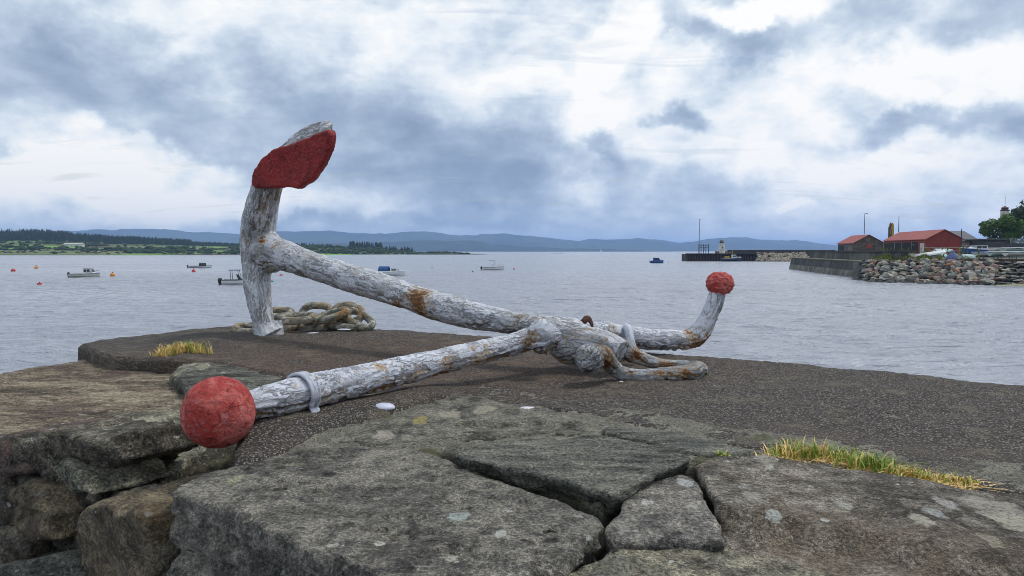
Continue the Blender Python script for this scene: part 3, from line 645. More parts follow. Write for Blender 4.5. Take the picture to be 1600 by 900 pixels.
# broken, stepped rock below the ball: one plate lying on another
CR = dict(res=.0085, er=.006, ed=.005, amp=.012, ampf=.0025, side=.006, warp=.010, warps=12, smooth_n=0)
stone([(130, 672), (200, 655), (300, 645), (345, 690), (320, 745), (262, 775), (190, 770), (110, 750), (85, 705)], -.225, .5, M_crag, 35, res=.012, er=.02, ed=.014, amp=.03, side=.03, rough=.04, smooth_n=0)
stone([(141, 684), (163, 672), (215, 664), (286, 660), (304, 690), (312, 712), (285, 745), (268, 764), (235, 762), (149, 759), (129, 741), (112, 724)], -.152, .09, M_crag, 38, tilt=(.03, .16), rough=.006, strat=.010, planes=4, pslope=.10, **CR)
stone([(147, 678), (180, 668), (220, 662), (262, 660), (290, 664), (291, 693), (274, 694), (241, 700), (243, 731), (200, 724), (157, 716), (166, 694)], -.088, .075, M_crag, 36, tilt=(-.03, .13), rough=.006, strat=.010, planes=4, pslope=.10, **CR)
stone([(246, 702), (275, 697), (300, 700), (308, 712), (280, 728), (252, 733)], -.118, .05, M_crag, 37, tilt=(.05, .1), rough=.006, planes=3, pslope=.2, **CR)
stone([(175, 766), (262, 756), (268, 782), (180, 780)], -.175, .1, M_mort, 39, er=.03, ed=.02, amp=.03, side=.02, rough=.03, **EDGE)
# olive moss pocket below the ball
stone([(285, 725), (330, 690), (390, 690), (420, 705), (400, 730), (330, 748), (276, 768)], -.15, .3, mat_mortar('olive_moss', (.045, .04, .018), (.12, .10, .045)), 40, er=.04, ed=.02, amp=.03, ampf=.02, rough=.03, side=.02, **EDGE)

# wall face, a frame of its own: u along the wall, v up, n out towards the camera side
FO = np.array(ground(269, 772)); FU = ground(600, 905) - FO; FU[2] = 0; FU /= np.linalg.norm(FU); FN = np.array((FU[1], -FU[0], 0)); 
if FN @ (np.array((0, 0, 0)) - FO) < 0: FN = -FN
def face_uv(px, py, off):
    d = ray(px, py); o = np.array((0, 0, CZ)); k = ((FO + FN * off - o) @ FN) / (d @ FN); q = o + d * k
    return np.array([(q - FO) @ FU, q[2]])
MF = Matrix(((FU[0], 0, FN[0], FO[0]), (FU[1], 0, FN[1], FO[1]), (0, 1, 0, 0), (0, 0, 0, 1)))
def fstone(pts, off, thick, mat, seed, **k):
    kk = dict(res=.011, warp=.035, warps=7, er=.008, ed=.007, amp=.02, ampf=.007, side=.015, rough=.034, smooth_n=0, tilt=((seed * 37 % 11 - 5) * .04, (seed * 53 % 11 - 3) * .045)); kk.update(k)
    kk.pop('pslope', 0); c0 = np.mean(pts, 0); pts = [tuple(c0 + (np.array(p) - c0) * 1.07) for p in pts]
    return slab('stone', [face_uv(x, y, off) for x, y in pts], off, thick, mat, wall, seed=seed, M=MF, **kk)
fstone([(116, 838), (130, 800), (165, 793), (205, 797), (258, 802), (255, 835), (243, 915), (130, 960)], .02, .42, M_block, 51, er=.014, ed=.012, amp=.02, pslope=.04, rough=.018)
stone([(150, 802), (190, 780), (262, 774), (263, 796), (250, 800), (200, 800)], -.205, .06, M_orange, 52, res=.009, er=.02, ed=.01, amp=.015, side=.01)
fstone([(70, 862), (80, 790), (105, 762), (128, 768), (132, 792), (116, 838), (120, 930), (85, 925)], -.05, .3, M_face, 53, facet=.05)
fstone([(2, 782), (20, 762), (58, 768), (80, 800), (78, 840), (50, 842), (10, 822)], .03, .35, M_face2, 54, er=.03, ed=.025)
fstone([(-30, 690), (20, 684), (48, 694), (50, 730), (15, 742), (-30, 740)], -.02, .35, M_redst, 55)
fstone([(50, 690), (105, 680), (150, 692), (155, 725), (120, 755), (78, 752), (60, 728)], -.06, .3, M_face, 56, facet=.06)
fstone([(62, 735), (100, 722), (135, 740), (150, 765), (120, 772), (80, 765)], -.05, .3, M_crag, 57, rough=.04)
fstone([(-40, 748), (-2, 748), (12, 790), (4, 830), (-40, 830)], .0, .3, M_face, 58)
fstone([(-60, 835), (10, 832), (48, 848), (45, 905), (-60, 910)], .03, .35, M_face, 59, facet=.05)
fstone([(50, 852), (78, 850), (88, 905), (48, 910)], .0, .3, M_crag, 60, facet=.05)
fstone([(34, 885), (70, 872), (95, 890), (98, 940), (30, 940)], .06, .3, M_s2, 61, facet=.05)
fstone([(244, 842), (262, 830), (268, 930), (240, 940)], .0, .3, M_face, 62)
# joint fill behind the face stones, and the lower courses that run down to the water
fb = MB(); u0, u1 = -3.2, 3.2
a0 = FO + FU * -2.9 - FN * .10; a1 = FO + FU * .1 - FN * .10
fill = slab('mortar', [(-3.1, -3.4), (0.05, -3.4), (0.05, -.30), (-1.3, -.23), (-3.1, -.25)], -.05, .5, M_core, wall, res=.03, warp=.02, er=.05, ed=.03, amp=.05, ampf=.015, side=.02, seed=63, M=MF, rows=4)
rr = random.Random(8)
for row in range(7):
    v1 = -.86 - row * .36 + (0 if row else .0); u = -3.1 + rr.uniform(-.2, 0)
    while u < 3.0:
        wd = rr.uniform(.38, .8)
        g = .012
        slab('stone', [(u + g, v1 - .35 + g), (u + wd - g, v1 - .35 + g + rr.uniform(-.02, .02)), (u + wd - g, v1 - g), (u + g, v1 - g + rr.uniform(-.02, .02))], rr.uniform(-.03, .04), .25,
             rr.choice((M_face, M_face, M_face2, M_crag, M_s4)), wall, res=.05, warp=.02, er=.08, ed=.04, amp=.04, ampf=.006, side=.01, seed=rr.randint(1, 999), M=MF, rows=2)
        u += wd
# lateral end of the wall away to the left, behind the great flag
lw = slab('mortar', [g2[:2] for g2 in (ground(-190, 640, -.2), ground(-60, 598, -.2), ground(122, 572, -.2), ground(400, 560, -.2), ground(520, 620, -.2), ground(420, 700, -.2), ground(330, 748, -.2), ground(250, 745, -.2), ground(90, 692, -.2), ground(-150, 712, -.2))], -.30, 3.2, M_core, wall, res=.03, warp=.02, er=.04, ed=.02, amp=.03, ampf=.012, seed=64, rows=10)
# ------------------------------------------------------------------ the anchor
anchor = empty('anchor', tuple(ground(700, 560)), 'huge old silver-painted anchor with red ball ends and red fluke lying on the quay', 'anchor')
AOFF = np.array(anchor.location)
class Axis:
    def __init__(s, pts, sub=10):
        """pts: (px, py, Y, half width in px)"""
        raw = np.array([(*at(p[0], p[1], p[2]), hpx(p[3], p[2])) for p in pts]); c = catmull(raw, sub)
        s.P = c[:, :3]; s.r = np.maximum(c[:, 3], .004); s.L = np.concatenate([[0], np.cumsum(np.linalg.norm(np.diff(s.P, axis=0), axis=1))])
    def to(s, mb, n=20): V, Fs = sweep(s.P, s.r, n); mb.add(V, Fs); return s
def ballmb(mb, px, py, Y, r, sc=(1, 1, 1)):
    V, Fs = sphere(at(px, py, Y), hpx(r, Y), 20, 14, sc); mb.add(V, Fs)
def skin(name, mb, axes, voxel, mat, parent, groove=.007, lump=.008, fine=.0025, rust=0.25, rusts=(), under=0., seed=1, gs=(2.6, 15.), thr=.52, sm=2, post=None, split=None, topk=.25):
    V, Fs, N = remeshed(mb, voxel, sm)
    AP = np.concatenate([a.P for a in axes]); AL = np.concatenate([a.L + 10 * i for i, a in enumerate(axes)])
    best = np.full(len(V), 1e9); ix = np.zeros(len(V), int)
    for i in range(len(AP)):
        d = ((V - AP[i]) ** 2).sum(1); m = d < best; best[m] = d[m]; ix[m] = i
    T = np.gradient(AP, axis=0); T /= np.linalg.norm(T, axis=1)[:, None] + 1e-9
    off = V - AP[ix]; along = (off * T[ix]).sum(1); rad = off - T[ix] * along[:, None]
    flow = np.column_stack([AL[ix] + along, rad[:, 0] + rad[:, 1] * .6, rad[:, 2]])
    q = flow * (gs[0], gs[1], gs[1]); q = q + .5 * np.stack([fbm(V, 7, 3, .5, seed + 60), fbm(V, 7, 3, .5, seed + 61), fbm(V, 7, 3, .5, seed + 62)], 1)
    g = fbm(q, 1, 4, .6, seed, ridged=True); gm = smooth01((fbm(V, 4.5, 3, .5, seed + 5) + .45) / .6)
    gr = smooth01((g - thr) / .22) * (.25 + .75 * gm)
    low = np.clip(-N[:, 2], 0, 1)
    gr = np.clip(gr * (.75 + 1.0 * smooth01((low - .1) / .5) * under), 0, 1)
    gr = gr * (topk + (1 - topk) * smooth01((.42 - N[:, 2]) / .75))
    disp = -groove * gr + lump * fbm(V, 8, 3, .5, seed + 8) + fine * fbm(V, 55, 3, .6, seed + 9)
    V = V + N * disp[:, None]
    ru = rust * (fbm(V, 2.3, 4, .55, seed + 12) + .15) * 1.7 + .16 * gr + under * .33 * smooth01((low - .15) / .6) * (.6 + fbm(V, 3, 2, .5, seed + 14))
    for px, py, Y, r, a in rusts:
        c = at(px, py, Y); ru = ru + a * np.exp(-(((V - c) ** 2).sum(1)) / hpx(r, Y) ** 2)
    if post is not None: V = post(V, N)
    def emit(nm, mask, par, mt=mat):
        if mask is None: sel = Fs; mp = None; VV, A, B_, C_ = V, flow, gr, ru
        else:
            sel = [f for f in Fs if mask[f[0]]]; us = sorted({i for f in sel for i in f}); mp = {k: i for i, k in enumerate(us)}
            sel = [tuple(mp[i] for i in f) for f in sel]; VV, A, B_, C_ = V[us], flow[us], gr[us], ru[us]
        o = link_mesh(nm, VV - AOFF if par else VV, sel, mt, None)
        if par: o.parent = par
        me = o.data
        for k, dt, dv in (('flow', 'FLOAT_VECTOR', A), ('groove', 'FLOAT', B_), ('rust', 'FLOAT', C_)):
            at_ = me.attributes.new(k, dt, 'POINT'); at_.data.foreach_set('vector' if dt == 'FLOAT_VECTOR' else 'value', np.ascontiguousarray(dv, np.float32).ravel())
        return o
    if split is None: return emit(name, None, parent)
    return emit(name, split(V), parent), emit('arm', ~split(V), parent)

# shank, crown and arms: one forging, voxel-fused, then parted where the shank leaves the arms
mb = MB()
arm = Axis([(420, 524, 6.62, 27), (413, 511, 6.62, 18.5), (408, 490, 6.64, 17), (403, 455, 6.72, 20.5), (401, 420, 6.8, 22.5), (401, 385, 6.82, 25.5), (405, 350, 6.76, 26.5), (411, 315, 6.64, 24.5), (419, 288, 6.54, 22.5), (434, 258, 6.45, 18)]).to(mb, 22)
shank = Axis([(412, 392, 6.78, 26), (436, 397, 6.64, 24.5), (465, 407, 6.42, 22.5), (515, 424.5, 6.1, 21.5), (590, 447.5, 5.68, 22.5), (640, 464, 5.42, 21), (690, 480, 5.2, 23), (740, 493, 5.0, 22), (805, 505, 4.8, 19), (850, 514, 4.66, 22), (885, 526, 4.6, 28), (920, 533, 4.54, 24), (955, 541, 4.47, 21), (973, 549, 4.42, 17)]).to(mb, 22)
ballmb(mb, 888, 532, 4.6, 38, (.92, .8, .98)); ballmb(mb, 872, 517, 4.6, 24); ballmb(mb, 905, 548, 4.6, 24)
ballmb(mb, 424, 402, 6.72, 25); ballmb(mb, 418, 384, 6.75, 24)
mb.add(*sweep([at(424, 524, 6.62), at(432, 518, 6.62), at(440, 500, 6.62)], [hpx(22, 6.6), hpx(14, 6.6), hpx(2, 6.6)], 12))
RS = [(700, 478, 5.1, 10, .1), (655, 470, 5.25, 22, .75), (640, 455, 5.3, 12, .4), (668, 482, 5.25, 16, .7), (620, 480, 5.4, 16, .5), (420, 345, 6.5, 9, .9), (407, 375, 6.6, 8, .9), (430, 380, 6.5, 8, .8), (447, 382, 6.4, 6, .7), (418, 400, 6.5, 10, .3), (484, 402, 6.2, 10, .45), (407, 486, 6.5, 9, .6), (443, 519, 6.5, 10, .7), (667, 446, 5.2, 10, .5),
      (895, 515, 4.4, 16, .55), (885, 510, 4.4, 10, .5), (945, 525, 4.35, 18, .6), (958, 535, 4.3, 10, .4), (918, 528, 4.3, 9, .3), (978, 560, 4.3, 14, .5), (900, 540, 4.35, 45, .20), (870, 550, 4.4, 22, .25), (915, 508, 4.5, 16, .25), (935, 550, 4.3, 16, .35), (810, 498, 4.7, 16, .4), (838, 496, 4.6, 14, .35)]
skin('shank', mb, [shank, arm], .0085, M_paint, anchor, groove=.010, lump=.011, rust=.17, rusts=RS, under=.65, seed=3, topk=.4,
     split=lambda V: (V @ np.array((.9, -.28, -.12))) > (at(440, 400, 6.6) @ np.array((.9, -.28, -.12))))

# the stock through the head: one bar with a turned-up far end, balls on both ends
mb = MB()
stock = Axis([(330, 648, 2.84, 15), (389, 633, 3.0, 23), (452, 619, 3.2, 27.5), (515, 604.5, 3.4, 27), (560, 595, 3.55, 25), (620, 581, 3.75, 23.5), (680, 567, 3.95, 21), (740, 553, 4.13, 19.5), (800, 539, 4.32, 18.5), (835, 529, 4.42, 19.5), (880, 524, 4.62, 17), (920, 520, 4.8, 17), (952, 522, 4.96, 17), (990, 527.5, 5.14, 17.5), (1030, 530.5, 5.34, 17), (1065, 531.5, 5.52, 16.5), (1085, 526, 5.6, 17), (1100, 511, 5.65, 15.5), (1111, 488, 5.68, 14), (1120, 462, 5.7, 13.5), (1124, 445, 5.7, 9)]).to(mb, 20)
ballmb(mb, 846, 527, 4.34, 30, (.78, .8, 1)); 
ballmb(mb, 946, 518, 4.94, 17)
RS = [(835, 526, 4.3, 14, .7), (820, 533, 4.3, 10, .5), (740, 560, 4.1, 30, .45), (700, 580, 3.9, 26, .45), (650, 592, 3.75, 26, .4), (600, 607, 3.6, 26, .35), (700, 552, 3.9, 16, .35), (565, 569, 3.5, 8, .8), (596, 570, 3.6, 9, .5), (432, 617, 3.0, 7, .9), (520, 618, 3.3, 24, .3), (1085, 540, 5.55, 20, .75), (1100, 530, 5.6, 16, .5), (1070, 520, 5.5, 14, .6), (1050, 524, 5.4, 8, .6), (955, 515, 4.9, 14, .45), (1127, 500, 5.6, 8, .35), (1136, 480, 5.6, 7, .3), (965, 530, 4.9, 10, .5)]
skin('stock', mb, [stock], .0068, M_stockpaint, anchor, groove=.012, lump=.006, rust=.10, rusts=RS, under=1.1, seed=31, gs=(2.2, 19.), thr=.42)

def redball(px, py, Y, r, sc, seed, lump, mat, label=None, crack=.0):
    V, Fs = sphere((0, 0, 0), 1, 88, 58); V = np.array(V); c = at(px, py, Y); rr_ = hpx(r, Y)
    d = 1 + lump * fbm(V, 1.3, 3, .5, seed) + .024 * fbm(V, 5, 4, .6, seed + 1) - .018 * smooth01((fbm(V, 9, 3, .5, seed + 11, True) - .55) / .15) + .012 * fbm(V, 16, 3, .6, seed + 7)
    if crack: g = fbm(V, 1.5, 3, .5, seed + 3); d = d + crack * (1 - smooth01(np.abs(g) / .10)) - .02 * (fbm(V, 2.2, 2, .5, seed + 4) > .1)
    V = V * d[:, None] * rr_ * np.array(sc) + c
    o = link_mesh('ball', V - AOFF, Fs, mat, anchor)
    if label: o['label'] = label
    return o
redball(341.5, 644, 2.86, 56, (1, 1, 1.0), 5, .035, M_redball, 'large smooth red ball at the near end')
redball(1125, 443, 5.7, 20.8, (1.02, 1, .90), 9, .05, M_redball, 'small cracked red ball at the far end', crack=.07)
b = MB(); V, Fs = lathe((0, 0, 0), [(.035, 0), (.05, .004), (.052, .02), (.046, .028), (.02, .03)], 22)

# fluke: red palm plate and the grey rib behind it
def fluke():
    pts = [(394, 288), (398, 268), (410, 250), (428, 234), (446, 230), (464, 223), (482, 216), (499, 208), (513, 202), (519, 206), (517, 222), (510, 244), (501, 264), (488, 281), (478, 286), (468, 294), (458, 292.5), (447, 291), (430, 294), (412, 292), (397, 292)]
    Yf = lambda x, y: 6.42 - (x - 394) / 125 * .42 + (y - 290) / 100 * .05
    P = np.array([at(x, y, Yf(x, y)) for x, y in pts]); c = P.mean(0)
    U = P[9] - P[0]; U /= np.linalg.norm(U); Nn = np.cross(U, P[15] - P[4]); Nn /= np.linalg.norm(Nn)
    if Nn[1] > 0: Nn = -Nn
    Vv = np.cross(Nn, U)
    M = Matrix(((U[0], Vv[0], Nn[0], c[0] - AOFF[0]), (U[1], Vv[1], Nn[1], c[1] - AOFF[1]), (U[2], Vv[2], Nn[2], c[2] - AOFF[2]), (0, 0, 0, 1)))
    uv = [((p - c) @ U, (p - c) @ Vv) for p in P]
    def hf(x, y):
        q = vec3(x, y, 0); return -.02 * np.exp(-((x + .05) ** 2 + (y + .02) ** 2) / .03) + .008 * fbm(q * (1, 2.4, 1), 20, 4, .65, 5, True) + .004 * fbm(q, 50, 2, .5, 6)
    slab('fluke', uv, .02, .06, M_redfluke, anchor, res=.007, warp=.011, warps=14, er=.018, ed=.010, amp=.012, ampf=.002, side=.012, seed=77, M=M, hfun=hf)
    # the rib and back of the fluke
    ridge = [(432, 236), (446, 221), (454, 212), (468, 201), (480, 194.5), (492, 190), (508, 186), (517, 188), (521, 193), (520, 202), (516, 215)]
    mb = MB(); ins = [(425, 262), (447, 240), (462, 228), (478, 218), (490, 210), (500, 205), (508, 203), (513, 203), (514, 207), (513, 214), (508, 225)]
    V = [at(x, y, Yf(x, y) + .14) for x, y in ridge] + [at(x, y, Yf(x, y) + .035) for x, y in ins] + [at(x, y, Yf(x, y) + .18) for x, y in ins]
    import bmesh
    bm = bmesh.new(); 
    for v in V: bm.verts.new(v)
    bmesh.ops.convex_hull(bm, input=bm.verts); 
    bm.verts.ensure_lookup_table(); bm.verts.index_update()
    mb.add([v.co for v in bm.verts], [[v.index for v in f.verts] for f in bm.faces]); bm.free()
    ax = Axis([(440, 245, 6.45, 10), (470, 225, 6.3, 10), (512, 200, 6.1, 10)])
    skin('fluke_rib', mb, [ax], .008, M_paint, anchor, groove=.008, lump=.018, rust=.1, seed=15, sm=3, topk=1.0)
fluke()

# flat straps that hold the stock down
def strap(px, Y, seed, lenk=1.0):
    i = int(np.argmin([abs((p[0] / p[1] * _c * F + 800) - px) if True else 0 for p in stock.P])) ; c = stock.P[i]; r = stock.r[i] + .012
    T = stock.P[i + 1] - stock.P[i - 1]; T /= np.linalg.norm(T); s = np.cross(T, (0, 0, 1)); s /= np.linalg.norm(s); u = np.cross(s, T)
    if s @ np.array((0, -1, 0)) < 0: s = -s
    prof = []
    for a in np.linspace(-35, 215, 26):
        prof.append(c + r * (math.cos(R(a)) * s + math.sin(R(a)) * u))
    f = prof[0]; g = prof[-1]
    prof = [f + s * .05 - u * .055 * lenk, f + s * .015 - u * .03 * lenk] + prof + [g - s * .015 - u * .03, g - s * .05 - u * .055]
    mb = MB(); hw = hpx(9.5, Y)
    for i in range(len(prof) - 1):
        a, b = prof[i], prof[i + 1]; na = (a - c) / np.linalg.norm(a - c) * .007; nb = (b - c) / np.linalg.norm(b - c) * .007
        mb.quadbox([a - T * hw - na, a + T * hw - na, b + T * hw - nb, b - T * hw - nb], [a - T * hw + na, a + T * hw + na, b + T * hw + nb, b - T * hw + nb])
    ax = type('A', (), dict(P=np.array(prof), L=np.arange(len(prof)) * .02))
    return skin('strap', mb, [ax], .0045, M_strap, anchor, groove=.0015, lump=.003, fine=.001, rust=.05, seed=seed, sm=1, thr=.5)
M_strap = mat_painted('strap_paint', (.60, .63, .72), (.5, .52, .6), .8, algae=.15, gbump=.5)
strap(472, 3.25, 41); 
mb = MB(); ax = Axis([(977, 510, 4.98, 5), (981, 514, 4.93, 7), (984, 528, 4.88, 7), (988, 543, 4.85, 7), (993, 556, 4.82, 9)]); ax.to(mb, 10)
skin('strap', mb, [ax], .006, M_strap, anchor, groove=.002, lump=.004, fine=.001, rust=.1, seed=44, sm=1, thr=.5)

# the shackle through the head and its pin
mb = MB()
sh = Axis([(914, 566, 4.12, 15), (930, 554, 4.10, 16), (943, 556, 4.12, 14), (955, 571, 4.2, 14), (972, 583, 4.22, 11.5), (995, 586.5, 4.24, 10.5), (1030, 585.5, 4.27, 12), (1065, 583.5, 4.3, 13), (1088, 580, 4.36, 13), (1096, 576, 4.46, 10), (1085, 571.5, 4.58, 8.5), (1055, 571, 4.62, 9), (1030, 568.5, 4.62, 9), (1005, 561, 4.58, 11), (985, 552, 4.54, 14), (970, 543, 4.5, 18)]).to(mb, 14)
ballmb(mb, 922, 561, 4.08, 26, (.95, .85, .98))
RS = [(945, 555, 4.1, 14, .7), (950, 572, 4.1, 12, .6), (938, 543, 4.1, 9, .4), (1030, 582, 4.2, 9, .7), (1075, 581, 4.25, 8, .8), (985, 582, 4.2, 9, .5), (1000, 556, 4.5, 14, .5), (1040, 570, 4.6, 14, .5), (990, 552, 4.5, 10, .5), (1050, 594, 4.2, 30, .25)]
skin('shackle', mb, [sh], .0065, M_headpaint, anchor, groove=.010, lump=.010, rust=.24, rusts=RS, under=.6, seed=47, topk=.6)
mb = MB(); pin = Axis([(904, 506, 4.72, 2.5), (912, 502, 4.7, 5), (918, 498, 4.7, 5.5), (923, 503, 4.68, 3.5), (926, 512, 4.66, 2.2)]).to(mb, 10)
skin('pin', mb, [pin], .004, M_rust := mat_simple('bare_rust', (.16, .07, .045), .85, .3, 30, 0, .8, (.06, .028, .022)), anchor, groove=.004, lump=.004, seed=50, sm=1)

# ------------------------------------------------------------------ the heavy chain behind the arm
chain = empty('chain', tuple(ground(500, 512)), 'pile of thick rusty chain links on the concrete behind the anchor arm', 'chain')
CO = np.array(chain.location)
def link_shape(Lh, Wh, r):
    P = []
    for k in range(28):
        a = 2 * math.pi * k / 28; x = math.cos(a); y = math.sin(a)
        P.append((Lh * abs(x) ** .75 * (1 if x > 0 else -1), Wh * abs(y) ** .8 * (1 if y > 0 else -1), 0))
    return np.array(P)
def chain_link(px, py, Y, yaw, pitch, roll, seed, Lh=.158, Wh=.098, r=.037):
    P = link_shape(Lh - r * .5, Wh - r * .3, r); m = len(P); n = 12; V = []
    T = np.roll(P, -1, 0) - np.roll(P, 1, 0); T /= np.linalg.norm(T, axis=1)[:, None]; a = np.linspace(0, 2 * math.pi, n, endpoint=False)
    flow = []
    for i in range(m):
        s = np.cross(T[i], (0, 0, 1)); V.append(P[i] + r * (np.cos(a)[:, None] * s + np.sin(a)[:, None] * np.array((0, 0, 1))))
        flow += [(3.0 * P[i][0] + seed, .5 * P[i][1] + .6 * math.cos(q) * r, .6 * math.sin(q) * r) for q in a]
    V = np.concatenate(V); Fs = [(i * n + j, i * n + (j + 1) % n, ((i + 1) % m) * n + (j + 1) % n, ((i + 1) % m) * n + j) for i in range(m) for j in range(n)]
    C = P.repeat(n, 0); N = (V - C) / r
    V = V + N * (.004 * fbm(V + seed, 14, 3, .6, seed))[:, None]
    Mx = np.array((Matrix.Rotation(yaw, 3, 'Z') @ Matrix.Rotation(pitch, 3, 'Y') @ Matrix.Rotation(roll, 3, 'X')))
    V = V @ Mx.T + at(px, py, Y) - CO
    o = link_mesh('link', V, Fs, M_chain, chain); me = o.data
    gr = smooth01((fbm(V * 1., 18, 3, .6, seed + 2, True) - .45) / .25); ru = .22 + .75 * fbm(V, 5, 3, .5, seed + 3)
    for k, dt, dv in (('flow', 'FLOAT_VECTOR', np.array(flow)), ('groove', 'FLOAT', gr), ('rust', 'FLOAT', ru)):
        q = me.attributes.new(k, dt, 'POINT'); q.data.foreach_set('vector' if dt == 'FLOAT_VECTOR' else 'value', np.ascontiguousarray(dv, np.float32).ravel())
for a in [(393, 514, 6.9, .35, .05, .25, 1), (432, 490, 7.22, .1, -.03, .3, 2), (446, 511, 7.0, -.8, -.1, .4, 3), (465, 497, 6.88, .05, -.05, .2, 4), (490, 509, 7.0, -.1, -.1, .3, 5),
          (494, 490, 7.15, -.1, .0, 1.1, 6), (518, 493, 6.92, .15, -.28, .2, 7), (543, 490, 7.08, -.2, .1, 1.0, 13), (538, 506, 6.95, -.2, .16, .2, 8), (561, 499, 6.98, -.5, .5, .3, 10), (470, 511, 7.12, .9, .0, .9, 14), (516, 510, 7.1, .7, .05, 1.0, 15)]:
    chain_link(*a)

# ------------------------------------------------------------------ small things on the stones
M_shell = mat_simple('white_shell', (.72, .72, .78), .45, .08, 30, 0, .2); M_pinkshell = mat_simple('pink_white_shell', (.75, .66, .70), .5, .08, 30)
bpy.context.view_layer.update(); DG = bpy.context.evaluated_depsgraph_get()
def hit(px, py):
    d = Vector(ray(px, py)).normalized(); ok, loc, *_ = SC.ray_cast(DG, Vector((0, 0, CZ)), d); return np.array(loc if ok else ground(px, py))
def drop(x, y, z0=.09):
    ok, loc, nrm, i, ob, _ = SC.ray_cast(DG, Vector((x, y, z0)), Vector((0, 0, -1))); return loc.z if ok and loc.z > -.4 else -.1
def shell(name, px, py, z, r, flatk, label, cat, mat, seed, n=26, ex=1.0, group=None):
    c = hit(px, py); z = c[2] - .004 - r * flatk * .45; V, Fs = sphere((0, 0, 0), r, n, 14, (ex, .8, flatk)); V = np.array(V)
    a = np.arctan2(V[:, 1], V[:, 0]); V *= (1 + (.38 if seed > 1 else .02) * fbm(V / r, 1.6, 4, .6, seed))[:, None]
    V[:, 2] = np.maximum(V[:, 2], -r * flatk * .3)
    o = link_mesh(name, V, Fs, mat); o.location = (c[0], c[1], z + r * flatk * .25); return tag(o, label, cat, group)
shell('painted_bolt_head', 600, 634, .035, .052, .42, 'smooth white domed bolt head set in the concrete just beside the near stock end', 'bolt head', M_strap2 := mat_simple('white_gloss_paint', (.6, .62, .72), .4, .06, 12, 0, .1), 1)
shell('shell_fragment', 826, 636, .035, .042, .16, 'pinkish white shell fragment on the edge of the grey coping, behind the slate slab', 'shell', M_pinkshell, 3, ex=1.05)
shell('shell_fragment', 969, 595.5, .0, .036, .2, 'broken white shell fragment lying just under the shackle', 'shell', M_shell, 5, ex=1.2)
shell('shell_fragment', 946, 591, .0, .018, .3, 'tiny white curled shell right below the round boss of the shackle', 'shell', M_shell, 6)
shell('shell_fragment', 491, 519.5, .0, .05, .12, 'thin white shell flake in front of the chain, left of the other flake', 'shell', M_shell, 7, ex=1.3)
shell('shell_fragment', 537, 514, .0, .052, .2, 'white shell flake by the right end of the chain', 'shell', M_shell, 8, ex=1.2)
shell('pebble', 1387, 651, .0, .035, .45, 'small grey pebble alone on the dark concrete behind the big grass tuft', 'pebble', M_s3, 9, ex=1.3)

# ------------------------------------------------------------------ grass
def grass_mat(name, c1, c2, c3):
    m, t = newmat(name); P = objco(t); g = t.n('ShaderNodeAttribute', attribute_name='tone').outputs['Fac']
    col = t.mix(t.rng(g, .3, .5), c1, c2); col = t.mix(t.rng(g, .55, .8), col, c3)
    t.surf(**{'Base Color': col, 'Roughness': .6, 'Subsurface Weight': 0.0}); return m
M_grass = grass_mat('grass_blades', (.13, .30, .03), (.38, .40, .07), (.85, .56, .22))
def tuft(spots, n, h, seed, label, dry=.5, greens=(), par=None, sp=.03, name='grass_tuft', cat='grass', lie=0.):
    """spots: polyline of (px, py, z, spread)"""
    rr = np.random.RandomState(seed); V = []; Fs = []; tone = []
    S = np.array([(*ground(x, y, z)[:2], z, s_, hh) for x, y, z, s_, hh in spots])
    for i in range(n):
        t = rr.rand() * (len(S) - 1); k = int(t); f = t - k; p = S[k] * (1 - f) + S[min(k + 1, len(S) - 1)] * f
        x, y = p[0] + rr.normal() * p[3] * .7, p[1] + rr.normal() * p[3] * .45; z = drop(x, y) - .006
        H = h * p[4] * rr.uniform(.45, 1.15); a = rr.uniform(0, 2 * math.pi); ln = rr.uniform(.1, .95) * H; wd = rr.uniform(.0014, .0032)
        tn = np.clip(dry + rr.normal() * .22 + sum(-g * math.exp(-((t - c) / .35) ** 2) for c, g in greens), 0, 1)
        if tn > .6: ln *= 1.25 + lie; H *= .92 - .3 * lie
        d = np.array((math.cos(a), math.sin(a))); pr = np.array((-d[1], d[0])); b = len(V)
        for q, (u, v) in enumerate(((0, 0), (.22, .45), (.58, .82), (1, 1.0 - .22 * rr.rand()))):
            c = np.array((x, y)) + d * ln * u; ww = wd * (1, .9, .6, .05)[q]
            V += [(c[0] - pr[0] * ww, c[1] - pr[1] * ww, z + H * v), (c[0] + pr[0] * ww, c[1] + pr[1] * ww, z + H * v)]
        Fs += [(b + 2 * q, b + 2 * q + 1, b + 2 * q + 3, b + 2 * q + 2) for q in range(3)]; tone += [tn] * 8
    o = link_mesh(name, V, Fs, M_grass, None, True); at_ = o.data.attributes.new('tone', 'FLOAT', 'POINT'); at_.data.foreach_set('value', np.array(tone, np.float32))
    return tag(o, label, cat, None, 'stuff')
tuft([(1208, 708, .02, .03, .7), (1235, 706, .02, .045, 1.1), (1290, 706, .02, .05, 1.0), (1340, 718, .02, .04, .8), (1370, 725, .02, .045, .95), (1410, 734, .02, .04, .8), (1440, 742, .015, .035, .5), (1485, 747, .01, .035, .42), (1518, 752, .01, .02, .3)], 1500, .066, 4,
     'long ragged strip of green and straw grass in the joint at the right', .68, ((1.3, .3), (2.6, .15), (4.2, .45), (3.4, .25)))
tuft([(252, 563, -.03, .05, .7), (270, 556, -.02, .07, 1.0), (295, 553, -.02, .07, 1.1), (322, 555, -.01, .05, .6)], 750, .085, 9, 'dry straw-coloured grass tuft on the left corner of the quay', .78, ((2.2, .3),))
